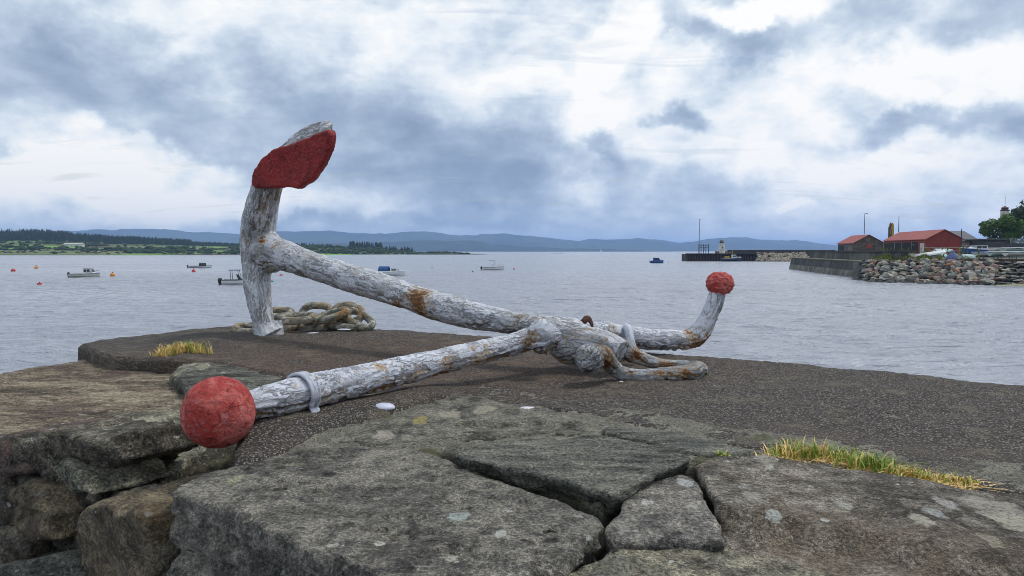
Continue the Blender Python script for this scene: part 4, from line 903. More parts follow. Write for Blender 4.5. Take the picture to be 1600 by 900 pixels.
tuft([(1196, 711, .02, .04, .7), (1290, 709, .02, .06, 1.0), (1370, 727, .02, .05, 1.0), (1450, 745, .015, .05, .9), (1530, 757, .01, .04, .8)], 1700, .035, 24, 'flattened dead straw matted along the foot of the long grass strip', .9, lie=1.6, name='dead_grass')
tuft([(1122, 712, .0, .02, .4), (1150, 717, .0, .025, .5)], 220, .035, 14, 'small low sprig of moss in the joint above the narrow wedge stone', .42)
# ------------------------------------------------------------------ far land
M_pasture = None
def mat_land(name, g1, g2, g3, sc=.012, bumpk=0):
    m, t = newmat(name); P = objco(t)
    n = t.noise(P, sc, 6, .6, .5); n2 = t.noise(P, sc * 9, 5, .6)
    col = t.mix(t.rng(n, .42, .58), g1, g2); col = t.mix(t.m('MULTIPLY', t.rng(n2, .5, .64), .8), col, g3)
    t.surf(**{'Base Color': col, 'Roughness': .95, 'Specular IOR Level': .1}); return m
M_field = mat_land('pasture', (.062, .125, .022), (.10, .17, .032), (.05, .07, .025), .009)
M_moor = mat_land('rough_moorland', (.06, .085, .028), (.085, .115, .035), (.075, .05, .04), .012)
M_shore = mat_land('grassy_shore', (.07, .09, .03), (.12, .14, .05), (.035, .045, .02), .02)
M_hillfar = mat_land('hazed_far_hill_cover', (.035, .060, .075), (.060, .090, .085), (.026, .042, .056), .0011)  # ground cover with some blue of the haze painted into its colours
M_hillmid = mat_land('hazed_near_hill_cover', (.022, .040, .042), (.038, .065, .048), (.018, .028, .034), .0016)  # same here, fainter haze blue mixed into the greens
def interp(px, tab): a = np.array(tab, float); return np.interp(px, a[:, 0], a[:, 1])
def ridge(name, tab, Yc, Y0, Y1, mat, step=4, rough=1.2, seed=1, base=392.6):
    """a hill range: crest line surveyed in tab at distance Yc, flanks down to sea level at Y0 and Y1"""
    xs = np.arange(tab[0][0], tab[-1][0] + .1, step); n = len(xs); rows = 22; V = []
    ct = interp(xs, tab)
    for k in range(rows + 1):
        if k <= 16: f = k / 16; Y = Y0 + (Yc - Y0) * f; hgt = f ** .75
        else: f = (k - 16) / (rows - 16); Y = Yc + (Y1 - Yc) * f; hgt = 1 - f ** 1.3
        X = (xs - 800) / F * Y; q = vec3(X, Y, 0) / Yc
        z = (CZ + (base - ct) * Yc / F); z = (z - WATER) * hgt
        sp = fbm(q, 26, 5, .55, seed) * (Yc / F) * rough * 6 * math.sin(min(1, (f if k <= 16 else 1 - f)) * math.pi * .5 + (0)) * (.35 if k == 16 else 1)
        V.append(np.column_stack([X, np.full(n, Y), WATER - 1.5 + z + sp * hgt]))
    V = np.concatenate(V); i, j = np.meshgrid(np.arange(rows), np.arange(n - 1), indexing='ij'); a = (i * n + j).ravel()
    o = link_mesh(name, V, np.stack([a, a + 1, a + n + 1, a + n], 1), mat); return tag(o, kind='structure')
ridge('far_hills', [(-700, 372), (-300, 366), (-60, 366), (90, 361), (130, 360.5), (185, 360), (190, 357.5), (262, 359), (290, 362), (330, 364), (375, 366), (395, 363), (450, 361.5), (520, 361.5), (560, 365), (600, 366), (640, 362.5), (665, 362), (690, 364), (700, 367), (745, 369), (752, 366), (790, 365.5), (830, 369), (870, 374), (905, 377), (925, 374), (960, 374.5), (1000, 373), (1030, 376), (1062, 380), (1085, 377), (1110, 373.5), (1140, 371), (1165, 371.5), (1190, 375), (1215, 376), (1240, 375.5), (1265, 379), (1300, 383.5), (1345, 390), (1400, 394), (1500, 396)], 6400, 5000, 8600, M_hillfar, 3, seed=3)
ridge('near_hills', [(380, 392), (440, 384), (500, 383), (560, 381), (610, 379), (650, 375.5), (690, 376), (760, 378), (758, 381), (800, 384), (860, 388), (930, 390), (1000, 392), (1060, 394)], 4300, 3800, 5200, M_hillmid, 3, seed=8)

# the left shore: pasture and moor rising to a forested ridge
XS = np.arange(-520, 565, 4.)
def shore_z(px, Y):
    top = interp(px, [(-520, 372), (-200, 366), (0, 368), (60, 367), (150, 373), (250, 379), (350, 383), (420, 386), (500, 389), (565, 394)])
    f = np.clip((Y - 660) / 640., 0, None); z = (CZ + (392 - top) * 1300 / F - WATER)
    prof = np.where(f < .12, f * .7, .084 + (f - .12) * 1.04); prof = np.where(f > 1, 1 - (f - 1) * .6, prof)
    X = (px - 800) / F * Y
    return WATER - .3 + z * prof + 1.6 * fbm(vec3(X, Y, 0), .006, 4, .5, 6) * smooth01((Y - 670) / 200)
V = []; YS = np.concatenate([np.linspace(650, 740, 8), np.linspace(760, 1700, 34)])
for Y in YS: V.append(np.column_stack([(XS - 800) / F * Y, np.full(len(XS), Y), shore_z(XS, np.full(len(XS), Y))]))
V = np.concatenate(V); n = len(XS); i, j = np.meshgrid(np.arange(len(YS) - 1), np.arange(n - 1), indexing='ij'); a = (i * n + j).ravel()
M_shoreland = None
def mat_shore():
    m, t = newmat('shore_fields'); P = objco(t); s = t.n('ShaderNodeSeparateXYZ', {0: P})
    n = t.noise(t.vm('MULTIPLY', P, (.006, .014, 0)), 1., 4, .55); n2 = t.noise(t.vm('MULTIPLY', P, (.05, .05, 0)), 1., 5, .65)
    patch = t.n('ShaderNodeTexVoronoi', {'Vector': t.vm('MULTIPLY', P, (.0048, .0085, 0)), 'Scale': 1.0}).outputs['Color']
    pr = t.n('ShaderNodeSeparateXYZ', {0: patch}).outputs[0]
    cr = t.n('ShaderNodeValToRGB', {0: pr}); e = cr.color_ramp; e.interpolation = 'CONSTANT'
    e.elements[0].color = (.17, .36, .035, 1); e.elements[1].position = .8; e.elements[1].color = (.16, .20, .08, 1)
    for p, c in ((.3, (.08, .11, .035)), (.42, (.19, .40, .04)), (.72, (.085, .07, .045))): x = e.elements.new(p); x.color = (*c, 1)
    col = t.mix(t.rng(n2, .5, .64, 0, .5), cr.outputs[0], (.05, .065, .03)); col = t.mix(t.rng(n, .5, .62, 0, .5), col, (.08, .06, .045))
    col = t.mix(t.rng(s.outputs[1], 700, 672), col, t.mix(t.rng(n2, .4, .6), (.04, .05, .022), (.10, .12, .045)))
    t.surf(**{'Base Color': col, 'Roughness': .95, 'Specular IOR Level': .1}); return m
shore = link_mesh('far_shore', V, np.stack([a, a + 1, a + n + 1, a + n], 1), mat_shore()); tag(shore, kind='structure')
# low wooded point and the rocky islet beyond the anchor
def point(name, x0, x1, tab, Y0, Y1, mat, seed, z0=.0):
    xs = np.arange(x0, x1 + .1, 2.5); V = []; rows = 9
    for k in range(rows):
        f = k / (rows - 1); Y = Y0 + (Y1 - Y0) * f; h = math.sin(min(1, f * 1.25) * math.pi / 2) if f < .8 else (1 - f) / .2
        X = (xs - 800) / F * Y; z = interp(xs, tab); V.append(np.column_stack([X, np.full(len(xs), Y), WATER - .4 + z * h + .7 * h * fbm(vec3(X, Y, 0), .05, 4, .55, seed)]))
    V = np.concatenate(V); n = len(xs); i, j = np.meshgrid(np.arange(rows - 1), np.arange(n - 1), indexing='ij'); a = (i * n + j).ravel()
    o = link_mesh(name, V, np.stack([a, a + 1, a + n + 1, a + n], 1), mat); return tag(o, kind='structure')
PT = [(340, 9), (420, 10), (480, 11), (540, 9), (590, 7.5), (640, 3.5), (668, 0)]
point('wooded_point', 340, 668, PT, 775, 1150, M_moor, 4)
IT = [(632, 0), (655, 2.2), (680, 3.3), (700, 3.0), (725, 1.4), (750, .9), (772, 0)]
point('rocky_islet', 632, 772, IT, 770, 860, mat_land('islet_cover', (.05, .06, .03), (.09, .105, .045), (.045, .042, .035), .06), 9)
point('skerry', 858, 888, [(858, 0), (864, .9), (876, .9), (888, 0)], 1180, 1230, mat_simple('dark_skerry_rock', (.05, .048, .045), .9), 12)

# woods: one mass each, many small crowns
def crown_conifer(rr, r, h):
    V = []; Fs = []
    for k in range(4):
        z0, z1 = h * (.08 + .23 * k), h * (.42 + .2 * k); rad = r * (1 - k * .22) * rr.uniform(.85, 1.15); b = len(V); n = 6; ph = rr.uniform(0, 6)
        for j in range(n): q = ph + 2 * math.pi * j / n; rj = rad * rr.uniform(.75, 1.2); V.append((rj * math.cos(q), rj * math.sin(q), z0))
        V.append((0, 0, z1)); Fs += [(b + j, b + (j + 1) % n, b + n) for j in range(n)]
    return V, Fs
def crown_round(rr, r, h):
    V, Fs = sphere((0, 0, h * .5), 1, 7, 5, (r, r, h * .52)); return [(x * rr.uniform(.78, 1.2), y * rr.uniform(.78, 1.2), z + rr.uniform(-.1, .1) * h) for x, y, z in V], Fs
def wood(name, label, spots, mat, kinds, seed):
    rr = random.Random(seed); V = []; Fs = []
    protos = [(crown_conifer(rr, 1, 1) if kinds == 'c' else crown_round(rr, 1, 1)) for _ in range(9)]
    for x, y, z, r, h in spots:
        pv, pf = rr.choice(protos); pv = np.array(pv) * (r, r, h) + (x, y, z); b = sum(map(len, V)) if False else (len(V)); V.extend(pv.tolist()); Fs.extend([tuple(i + b for i in f) for f in pf])
    return tag(link_mesh(name, V, Fs, mat, None, False), label, 'wood', None, 'stuff')
M_conif = mat_land('dark_conifer_foliage', (.016, .030, .016), (.026, .045, .020), (.010, .018, .012), .05)
M_bush = mat_land('hedge_foliage', (.03, .052, .018), (.045, .07, .022), (.022, .032, .016), .05)
M_heath = mat_land('heather_scrub', (.055, .045, .036), (.06, .07, .03), (.08, .05, .045), .04)
rr = random.Random(3); sp = []
ftop = [(-520, 1000), (0, 1010), (60, 1030), (150, 1060), (230, 1090), (330, 1150), (420, 1190), (520, 1250)]
while len(sp) < 5200:
    px = rr.uniform(-500, 520); y0 = interp(px, ftop); Y = rr.uniform(y0, 1420) + 12 * math.sin(px / 17)
    z = float(shore_z(np.array([px]), np.array([Y]))[0]); h = rr.uniform(6, 11) * (1.25 if px < 110 else 1) * (.62 if px > 300 else 1) * (.8 if Y < y0 + 25 else 1)
    sp.append(((px - 800) / F * Y, Y, z - .5, rr.uniform(2.0, 3.6), h))
wood('conifer_forest', 'dark conifer forest along the ridge above the far left shore', sp, M_conif, 'c', 1)
sp = []
hedges = [(-200, 380, 880, 860, 70), (-100, 60, 760, 800, 90), (0, 110, 840, 815, 60), (90, 330, 800, 830, 260), (250, 420, 905, 930, 120), (120, 170, 900, 960, 60), (-300, 100, 940, 960, 120), (200, 375, 745, 760, 90), (60, 160, 960, 1030, 130)]
for x0, x1, ya, yb, n in hedges:
    for k in range(int(n * .55)):
        f = rr.random(); px = x0 + (x1 - x0) * f; Y = ya + (yb - ya) * f + rr.gauss(0, 7); z = float(shore_z(np.array([px]), np.array([Y]))[0])
        s = rr.uniform(.6, 1.5) * (1.6 if rr.random() < .12 else 1); sp.append(((px - 800) / F * Y, Y, z - .4, 2.3 * s, 2.0 * s))
for k in range(150):
    px = rr.uniform(-300, 470); Y = rr.uniform(700, 1050); z = float(shore_z(np.array([px]), np.array([Y]))[0]); s = rr.uniform(.35, 1.0); sp.append(((px - 800) / F * Y, Y, z - .4, 2.6 * s, 2.9 * s))
wood('hedges', 'bushes and hedgerows scattered over the green fields on the left shore', sp, M_bush, 'r', 2)
sp = []
for k in range(380):
    px = rr.uniform(-200, 330); Y = rr.uniform(715, 835); z = float(shore_z(np.array([px]), np.array([Y]))[0]); s = rr.uniform(.3, .7); sp.append(((px - 800) / F * Y, Y, z - .3, 3.4 * s, 2.0 * s))
wood('scrub', 'brown heather scrub low on the far left shore', sp, M_heath, 'r', 5)
sp = []
def ptz(px, Y): f = (Y - 775) / 375; return WATER - .4 + float(interp(px, PT)) * (math.sin(min(1, f * 1.25) * math.pi / 2) if f < .8 else (1 - f) / .2)
for k in range(620):
    px = rr.uniform(360, 655); Y = rr.uniform(800, 1060); s = rr.uniform(.5, 1.1) * (.6 if px > 600 else 1); sp.append(((px - 800) / F * Y, Y, ptz(px, Y) - .5, 3.0 * s, 3.6 * s))
for k in range(60):
    px = rr.uniform(645, 735); Y = rr.uniform(790, 835); sp.append(((px - 800) / F * Y, Y, WATER - .4 + float(interp(px, IT)) * .8, 1.8, rr.uniform(.7, 1.7)))
wood('point_scrub', 'mixed green bushes covering the low point behind the anchor shank', sp, M_bush, 'r', 6)
sp = []
for x0, x1, n, h0 in ((546, 598, 80, 9.5), (600, 622, 18, 6), (626, 646, 16, 7), (500, 520, 14, 5.5), (440, 500, 30, 6)):
    for k in range(n):
        px = rr.uniform(x0, x1); Y = rr.uniform(960, 1050); sp.append(((px - 800) / F * Y, Y, ptz(px, Y) - .5, rr.uniform(1.7, 2.8), rr.uniform(.75, 1.15) * h0))
wood('conifer_stand', 'small stand of dark conifers on the low point beyond the shank', sp, M_conif, 'c', 7)

# ------------------------------------------------------------------ common paints
M_white = mat_simple('boat_white', (.72, .73, .72), .4, .06, 2); M_cream = mat_simple('boat_cream', (.60, .60, .52), .45, .08, 2); M_blue = mat_simple('boat_blue', (.03, .09, .32), .4, .1, 2)
M_black = mat_simple('black_plastic', (.02, .02, .022), .4, .1, 5); M_glass = mat_simple('dark_glass', (.02, .03, .04), .12, .1, 1); M_navy = mat_simple('blue_canvas', (.03, .10, .26), .8, .15, 3)
M_grey = mat_simple('grey_paint', (.22, .23, .25), .5, .1, 2); M_steel = mat_simple('galvanised_steel', (.30, .31, .32), .45, .1, 3, .4); M_orangeb = mat_simple('orange_buoy', (.75, .28, .03), .5, .1, 6)
M_redb = mat_simple('red_buoy', (.60, .04, .035), .5, .1, 6); M_palebuoy = mat_simple('pale_buoy', (.65, .62, .60), .5, .1, 6); M_pinkb = mat_simple('faded_pink_buoy', (.70, .30, .28), .5, .1, 6); M_teal = mat_simple('teal_buoy', (.03, .28, .30), .5, .1, 6)
M_yel = mat_simple('yellow_paint', (.55, .36, .04), .5, .12, 2); M_skin = mat_simple('dark_clothes', (.03, .03, .04), .9)

def hull_mesh(L, B, H, draft=.25, flare=.18, ns=14, transom=.85):
    V = []; Fs = []; prof = 7
    for i in range(ns + 1):
        f = i / ns; x = -L / 2 + L * f; wd = B / 2 * (transom + (1 - transom) * math.sin(min(f * 2.2, 1) * math.pi / 2)) * (1 - max(0, (f - .45) / .55) ** 2.3) + .01
        sh = H * (1 + .28 * max(0, (f - .4) / .6) ** 1.5)
        for j in range(prof):
            a = j / (prof - 1)  # port gunwale to keel to starboard gunwale
            s = 1 - abs(2 * a - 1); y = (1 if a < .5 else -1) * wd * (1 - s ** 2.2) * (1 - flare * s); kz = -draft * (1 - max(0, (f - .6) / .4) ** 2)
            V.append((x, y, sh + (kz - sh) * s ** .8))
    for i in range(ns):
        for j in range(prof - 1): a = i * prof + j; Fs.append((a, a + 1, a + prof + 1, a + prof))
    Fs.append(tuple(range(prof)))
    for i in range(ns):  # deck a little below the gunwale
        a, b = i * prof, i * prof + prof - 1; Fs.append((a, a + prof, b + prof, b))
    return V, Fs
def boat(name, px, Y, L, heading, label, hullm, stripe=None, cabin=None, canopy=None, outboard=1, H=.55, group='small boats moored in the bay', z=None, person_=False, console=False, winm=None, rail=True, B=None):
    x = (px - 800) / F * Y; e = empty(name, (x, Y, (WATER if z is None else z)), label, 'boat', group, heading); B = B or L * .38
    V, Fs = hull_mesh(L, B, H); link_mesh('hull', V, Fs, hullm, e, False)
    mb = MB()
    for s in (-1, 1):
        pts = [(-L / 2 + L * f, s * (B / 2 * (.85 + .15 * math.sin(min(f * 2.2, 1) * math.pi / 2)) * (1 - max(0, (f - .45) / .55) ** 2.3) + .02), H * (1 + .28 * max(0, (f - .4) / .6) ** 1.5)) for f in np.linspace(0, 1, 12)]
        mb.tube(pts, .045, 5)
    mb.build('gunwale', stripe or M_grey, e)
    if cabin:
        x0, x1, hh, cm = cabin; x0, x1 = x0 * L, x1 * L; w0 = B * .36
        m = MB(); m.quadbox([(x0, -w0, H * .8), (x1 + .25 * (x1 - x0), -w0 * .7, H), (x1 + .25 * (x1 - x0), w0 * .7, H), (x0, w0, H * .8)], [(x0 + .05, -w0 * .85, H + hh), (x1 - .1 * (x1 - x0), -w0 * .8, H + hh * .96), (x1 - .1 * (x1 - x0), w0 * .8, H + hh * .96), (x0 + .05, w0 * .85, H + hh)])
        m.box(((x0 + x1) / 2 - .02, 0, H + hh + .02), (abs(x1 - x0) * .95, w0 * 1.9, .05)); cb = m.build('cabin', cm, e)
        for s in (-1, 1):
            for k in range(2):
                q = MB(); cx = x0 + (x1 - x0) * (.28 + .4 * k); q.box((cx, s * (w0 * .94), H + hh * .6), (abs(x1 - x0) * .3, .06, hh * .4)); q.build('window', winm or M_glass, cb)
        q = MB(); xx = x1 + .07 * (x1 - x0); q.quadbox([(xx - .0, -w0 * .6, H + hh * .35), (xx + .09, -w0 * .6, H + hh * .35), (xx + .09, w0 * .6, H + hh * .35), (xx, w0 * .6, H + hh * .35)], [(xx - .14 * (x1 - x0), -w0 * .6, H + hh * .85), (xx - .1 * (x1 - x0), -w0 * .6, H + hh * .85), (xx - .1 * (x1 - x0), w0 * .6, H + hh * .85), (xx - .14 * (x1 - x0), w0 * .6, H + hh * .85)]); q.build('windscreen', winm or M_glass, cb)
    if canopy:
        x0, x1, hh, cm = canopy; x0, x1 = x0 * L, x1 * L; m = MB(); k = 7; V = []; Fs = []
        for xx in (x0, x1):
            for j in range(k): a = math.pi * j / (k - 1); V.append((xx, B * .38 * math.cos(a), H + hh * (.15 + .85 * math.sin(a))))
        V2 = [(a, b, c - .05) for a, b, c in V]; m.add(V + V2, [(j, j + 1, k + j + 1, k + j) for j in range(k - 1)] + [(2 * k + j, 3 * k + j, 3 * k + j + 1, 2 * k + j + 1) for j in range(k - 1)] + [(j, 2 * k + j, 2 * k + j + 1, j + 1) for j in range(k - 1)] + [(k + j, k + j + 1, 3 * k + j + 1, 3 * k + j) for j in range(k - 1)])
        m.build('canopy', cm, e)
    if console:
        m = MB(); m.box((-.05 * L, 0, H + .25), (.5, .6, .7)); m.quadbox([(.0, -.3, H + .6), (.06, -.3, H + .6), (.06, .3, H + .6), (.0, .3, H + .6)], [(-.15, -.28, H + 1.0), (-.09, -.28, H + 1.0), (-.09, .28, H + 1.0), (-.15, .28, H + 1.0)]); m.build('console', M_white, e)
        m = MB()
        for sx in (-.16, .04):
            for s in (-1, 1): m.tube([(sx * L, s * .5, H * .7), (sx * L, s * .45, H + 1.35)], .03, 5)
        m.box((-.06 * L, 0, H + 1.38), (L * .3, 1.1, .06)); m.build('canopy', M_grey, e)
    for k in range(outboard):
        yo = 0 if outboard == 1 else (-.3 + .6 * k); m = MB(); V, Fs = lathe((-L / 2 - .28, yo, H * .35), [(.10, 0), (.17, .12), (.19, .35), (.16, .52), (.07, .6)], 8); m.add(V, Fs); m.quadbox([(-L / 2 - .38, yo - .05, -.3), (-L / 2 - .22, yo - .05, -.3), (-L / 2 - .22, yo + .05, -.3), (-L / 2 - .38, yo + .05, -.3)], [(-L / 2 - .36, yo - .06, H * .4), (-L / 2 - .18, yo - .06, H * .4), (-L / 2 - .18, yo + .06, H * .4), (-L / 2 - .36, yo + .06, H * .4)]); m.box((-L / 2 - .08, yo, H * .8), (.3, .12, .2)); m.build('outboard_motor', M_black, e)
    if rail:
        m = MB()
        for s in (-1, 1): m.tube([(.2 * L, s * B * .4, H * 1.05), (.22 * L, s * B * .38, H + .38), (.42 * L, s * B * .16, H * 1.3 + .36), (.5 * L, 0, H * 1.3 + .36)], .02, 4)
        m.build('rail', M_steel, e)
    return e
def wy(py): return (WATER - CZ) * -F / (py - 392)   # distance of a waterline seen at this row
boat('motorboat', 133, wy(433), 4.4, .05, 'cream open motorboat with a white wheelhouse, beside the orange buoy at left', M_cream, M_grey, cabin=(-.02, .25, .85, M_white), H=.5)
boat('motorboat', 313, wy(418.5), 5.2, .12, 'tiny dark-topped motorboat moored farthest out, just left of the anchor arm', M_white, M_black, canopy=(-.02, .22, .8, M_black), H=.42)
b = boat('motorboat', 374, wy(444.5), 3.9, .15, 'white motorboat with two black outboards and a framed top, half hidden behind the anchor arm', M_white, M_black, outboard=2, H=.55, rail=False)
m = MB()
for s in (-1, 1):
    for xa_, xb_ in ((-.9, -.95), (.1, -.1)): m = MB(); m.tube([(xa_, s * .5, .6), (xb_, s * .48, 1.7)], .03, 5); m.build('canopy_post', M_black, b)
m = MB(); m.box((-.5, 0, 1.72), (1.25, 1.1, .08)); m.build('canopy', M_navy, b); m = MB(); m.quadbox([(.0, -.6, .5), (.5, -.5, .5), (.5, .5, .5), (0, .6, .5)], [(-.3, -.5, 1.25), (.0, -.45, 1.1), (0, .45, 1.1), (-.3, .5, 1.25)]); m.build('windscreen', M_glass, b)
boat('motorboat', 612, wy(431.5), 4.4, -.12, 'white cuddy-cabin motorboat under a blue cover, seen just above the shank', M_white, M_white, cabin=(.0, .22, .5, M_white), canopy=(-.46, -.1, .85, M_navy), outboard=0, H=.72, rail=False)
boat('motorboat', 771, wy(422), 4.5, .03, 'white centre-console boat with a dark figure-like seat and flat top in mid bay', M_white, M_grey, console=True, H=.6)
boat('motorboat', 1026, wy(411), 4.5, .06, 'small royal blue cabin boat alone far out in the bay', M_blue, M_blue, cabin=(-.25, .18, .95, M_navy), H=.75, outboard=0)
bb = boat('sailing_boat', 939, 2200, 8, .4, 'distant white sail on the horizon under the far hills', M_white, M_white, outboard=0, H=.9, rail=False, group=None); m = MB(); m.add([(-.2, -.05, 1.6), (3.2, 0, 1.4), (-.1, 0, 10), (-3.6, .1, 1.7), (-.2, .08, 1.6), (-.1, .08, 10)], [(0, 1, 2), (3, 0, 2), (4, 5, 1), (3, 5, 4)]); m.build('sail', M_white, bb)

def buoy(px, py, r, mat, label, kind='ball'):
    Y = wy(py); x = (px - 800) / F * Y; e = empty('buoy', (x, Y, WATER), label, 'buoy', 'mooring buoys floating in the bay')
    if kind == 'ball':
        V, Fs = sphere((0, 0, r * .45), r, 14, 10); link_mesh('float', V, Fs, mat, e)
    else:
        V, Fs = lathe((0, 0, -r * .3), [(r * .8, 0), (r, r * .15), (r, r * 1.1), (r * .85, r * 1.3), (r * .3, r * 1.4)], 14); link_mesh('float', V, Fs, mat, e, False)
    V, Fs = lathe((0, 0, r * (1.4 if kind == 'ball' else 1.05)), [(r * .16, 0), (r * .16, r * .3), (r * .24, r * .34), (r * .1, r * .5)], 8); link_mesh('mooring_ring', V, Fs, M_black, e, False)
buoy(20.5, 424, .40, M_redb, 'red drum-shaped buoy nearest the left edge of the photo', 'drum')
buoy(57, 419.5, .40, M_orangeb, 'small dim orange buoy farther out than the red drum at left')
buoy(61, 445, .24, M_redb, 'low red buoy nearest the quay at far left', 'drum')
buoy(175.5, 431.5, .37, M_orangeb, 'bright orange ball buoy right of the cream motorboat')
buoy(302.5, 425, .35, M_redb, 'red buoy just below the farthest motorboat left of the anchor')
buoy(439, 431, .24, M_redb, 'red buoy seen right beside the crook of the anchor arm', 'drum')
buoy(425, 441, .18, M_teal, 'tiny teal buoy showing in the crook below the shank')
buoy(636, 431.5, .16, M_palebuoy, 'small white buoy right of the blue-covered motorboat')
buoy(676, 418.5, .30, M_palebuoy, 'pale buoy far out between the covered boat and the centre-console boat')
buoy(738.5, 425, .14, M_black, 'small black buoy left of the centre-console boat')
buoy(803, 421, .26, M_pinkb, 'faded pink buoy right of the centre-console boat')
buoy(1044, 410.5, .2, M_palebuoy, 'tiny buoy right of the blue cabin boat')

# ------------------------------------------------------------------ outer breakwater with lighthouse
M_pile = mat_simple('rusty_sheet_pile', (.075, .05, .038), .85, .2, .6, 0, 0, (.03, .022, .02)); M_dkconc = mat_simple('dark_weathered_concrete', (.075, .072, .066), .9, .2, .25, 0, .3, (.035, .033, .03))
M_lconc = mat_simple('pale_stained_concrete', (.22, .205, .17), .9, .2, .5, 0, .4, (.09, .082, .062)); M_whitewall = mat_simple('white_render', (.72, .71, .68), .8, .1, .8, 0, 0, (.5, .46, .4))
def wz(py, Y): return CZ - (py - 392) * Y / F
def wx(px, Y): return (px - 800) / F * Y
bw = empty('breakwater', (wx(1160, 290), 290, WATER), 'long low dark breakwater of sheet piles with a parapet reaching left to the lighthouse', 'breakwater'); BO = np.array(bw.location)
m = MB(); xa, xb = wx(1073, 288), wx(1192, 292); x = xa; k = 0
zt = wz(397, 288)
core = MB(); core.quadbox([np.array(p) - BO for p in ((xa + .5, 289, WATER - 1), (xb, 291.5, WATER - 1), (xb, 299, WATER - 1), (xa + .5, 299, WATER - 1))], [np.array(p) - BO for p in ((xa + .5, 289, zt), (xb, 291.5, zt), (xb, 299, zt), (xa + .5, 299, zt))]); core.build('deck', M_dkconc, bw)
while x < xb:
    Yp = 288.3 + (x - xa) / (xb - xa) * 2.6; m.box((x - BO[0], Yp - BO[1], (zt + WATER - 1) / 2 - BO[2]), (.62, .7, zt - WATER + 1 + .1)); x += 1.12
m.build('sheet_piling', M_pile, bw)
m = MB(); m.box(((xa + xb) / 2 - BO[0], 289.3 - BO[1], zt + .12 - BO[2]), (xb - xa + .6, 2.2, .35), math.atan2(2.6, xb - xa)); m.build('capping', M_dkconc, bw)
xl, xr = wx(1138, 297), wx(1300, 300); zt2 = wz(390.6, 297)
m = MB(); m.box(((xl + xr) / 2 - BO[0], 298 - BO[1], (zt2 + WATER) / 2 - BO[2]), (xr - xl, 1.6, zt2 - WATER)); m.build('parapet', M_dkconc, bw)
# lighthouse
lx, ly = wx(1127, 292), 292; lh = empty('lighthouse', (lx, ly, zt), 'small white round lighthouse with dark lantern at the end of the breakwater', 'lighthouse')
V, Fs = lathe((0, 0, 0), [(1.5, 0), (1.38, .5), (1.18, 2.6), (1.08, 4.0), (1.25, 4.15), (1.25, 4.3)], 20); link_mesh('tower', V, Fs, M_whitewall, lh, False)
V, Fs = lathe((0, 0, 4.3), [(.72, 0), (.72, 1.0)], 12); link_mesh('lantern_glass', V, Fs, M_glass, lh, False)
V, Fs = lathe((0, 0, 5.3), [(.9, 0), (.7, .3), (.25, .65), (.1, .75), (.1, 1.0), (.02, 1.05)], 14); link_mesh('lantern_roof', V, Fs, M_grey, lh, False)
m = MB()
for k in range(10): a = k * .628; m.tube([(1.2 * math.cos(a), 1.2 * math.sin(a), 4.3), (1.2 * math.cos(a), 1.2 * math.sin(a), 4.9)], .04, 4)
m.tube([(1.2 * math.cos(a), 1.2 * math.sin(a), 4.9) for a in np.linspace(0, 2 * math.pi, 21)], .04, 4); m.build('gallery_rail', M_grey, lh)
m = MB(); m.box((0, -1.3, 2.6), (.35, .12, .6)); m.build('window', M_glass, lh); mbw = mat_simple('stained_rust_render', (.30, .13, .09), .9, .2, 1)
for sx in (-1.7, 1.7): m = MB(); m.box((sx, .2, .5), (1.3, 1.6, 1.1)); m.build('base_wall', mbw, lh)
# lamp post and dolphins at the tip
def pole(name, px, py0, py1, Y, r, label, cat, lamp=True, mat=M_grey):
    z0, z1 = wz(py0, Y), wz(py1, Y); e = empty(name, (wx(px, Y), Y, z0), label, cat); h = z1 - z0
    m = MB(); m.tube([(0, 0, 0), (0, 0, h * .5), (0, 0, h)], [r, r * .8, r * .55], 8); m.build('post', mat, e)
    if lamp: m = MB(); m.tube([(0, 0, h - .15), (.2, 0, h), (.4, 0, h)], .06, 6); m.box((.45, 0, h - .03), (.5, .25, .14)); m.build('lamp_head', mat, e)
    return e
pole('lamp_post', 1092, 398, 343, 290, .17, 'tall thin lamp post near the tip of the breakwater, left of the lighthouse', 'lamp post')
rack = empty('steel_frame', (wx(1099, 290), 290, zt), 'low dark steel frame of uprights between the lamp post and the lighthouse', 'frame')
for k in range(5):
    m = MB(); m.tube([(-1.9 + k * .95, .2 * (k % 2), 0), (-1.9 + k * .95, .2 * (k % 2), 4.0)], .13, 6); m.build('upright', M_black, rack)
m = MB(); [m.tube([(-2, .1, z_), (2, .1, z_)], .07, 5) for z_ in (1.2, 2.5, 3.4)]; [m.tube([(-1.9 + k * .95, .1, 1.2), (-.95 + k * .95, .1, 3.2)], .06, 4) for k in (0, 2)]; m.build('cross_bars', M_black, rack)
# boat moored alongside
fb_ = boat('fishing_boat', 1143, 281, 7.5, .02, 'dark navy fishing boat with a white bow and cabin moored under the breakwater', mat_simple('navy_hull', (.02, .03, .06), .4, .1, 1), M_white, cabin=(.0, .2, 1.3, M_white), H=1.2, outboard=0, group=None); m = MB(); m.tube([(.3, 0, 2.3), (.3, 0, 5.0)], .07, 5); m.tube([(.3, 0, 3.6), (-2.2, 0, 3.0)], .05, 5); m.build('mast', M_yel, fb_); m = MB(); m.box((-1.8, 0, 1.6), (1.6, 1.2, .7)); m.build('gear_box', M_yel, fb_)
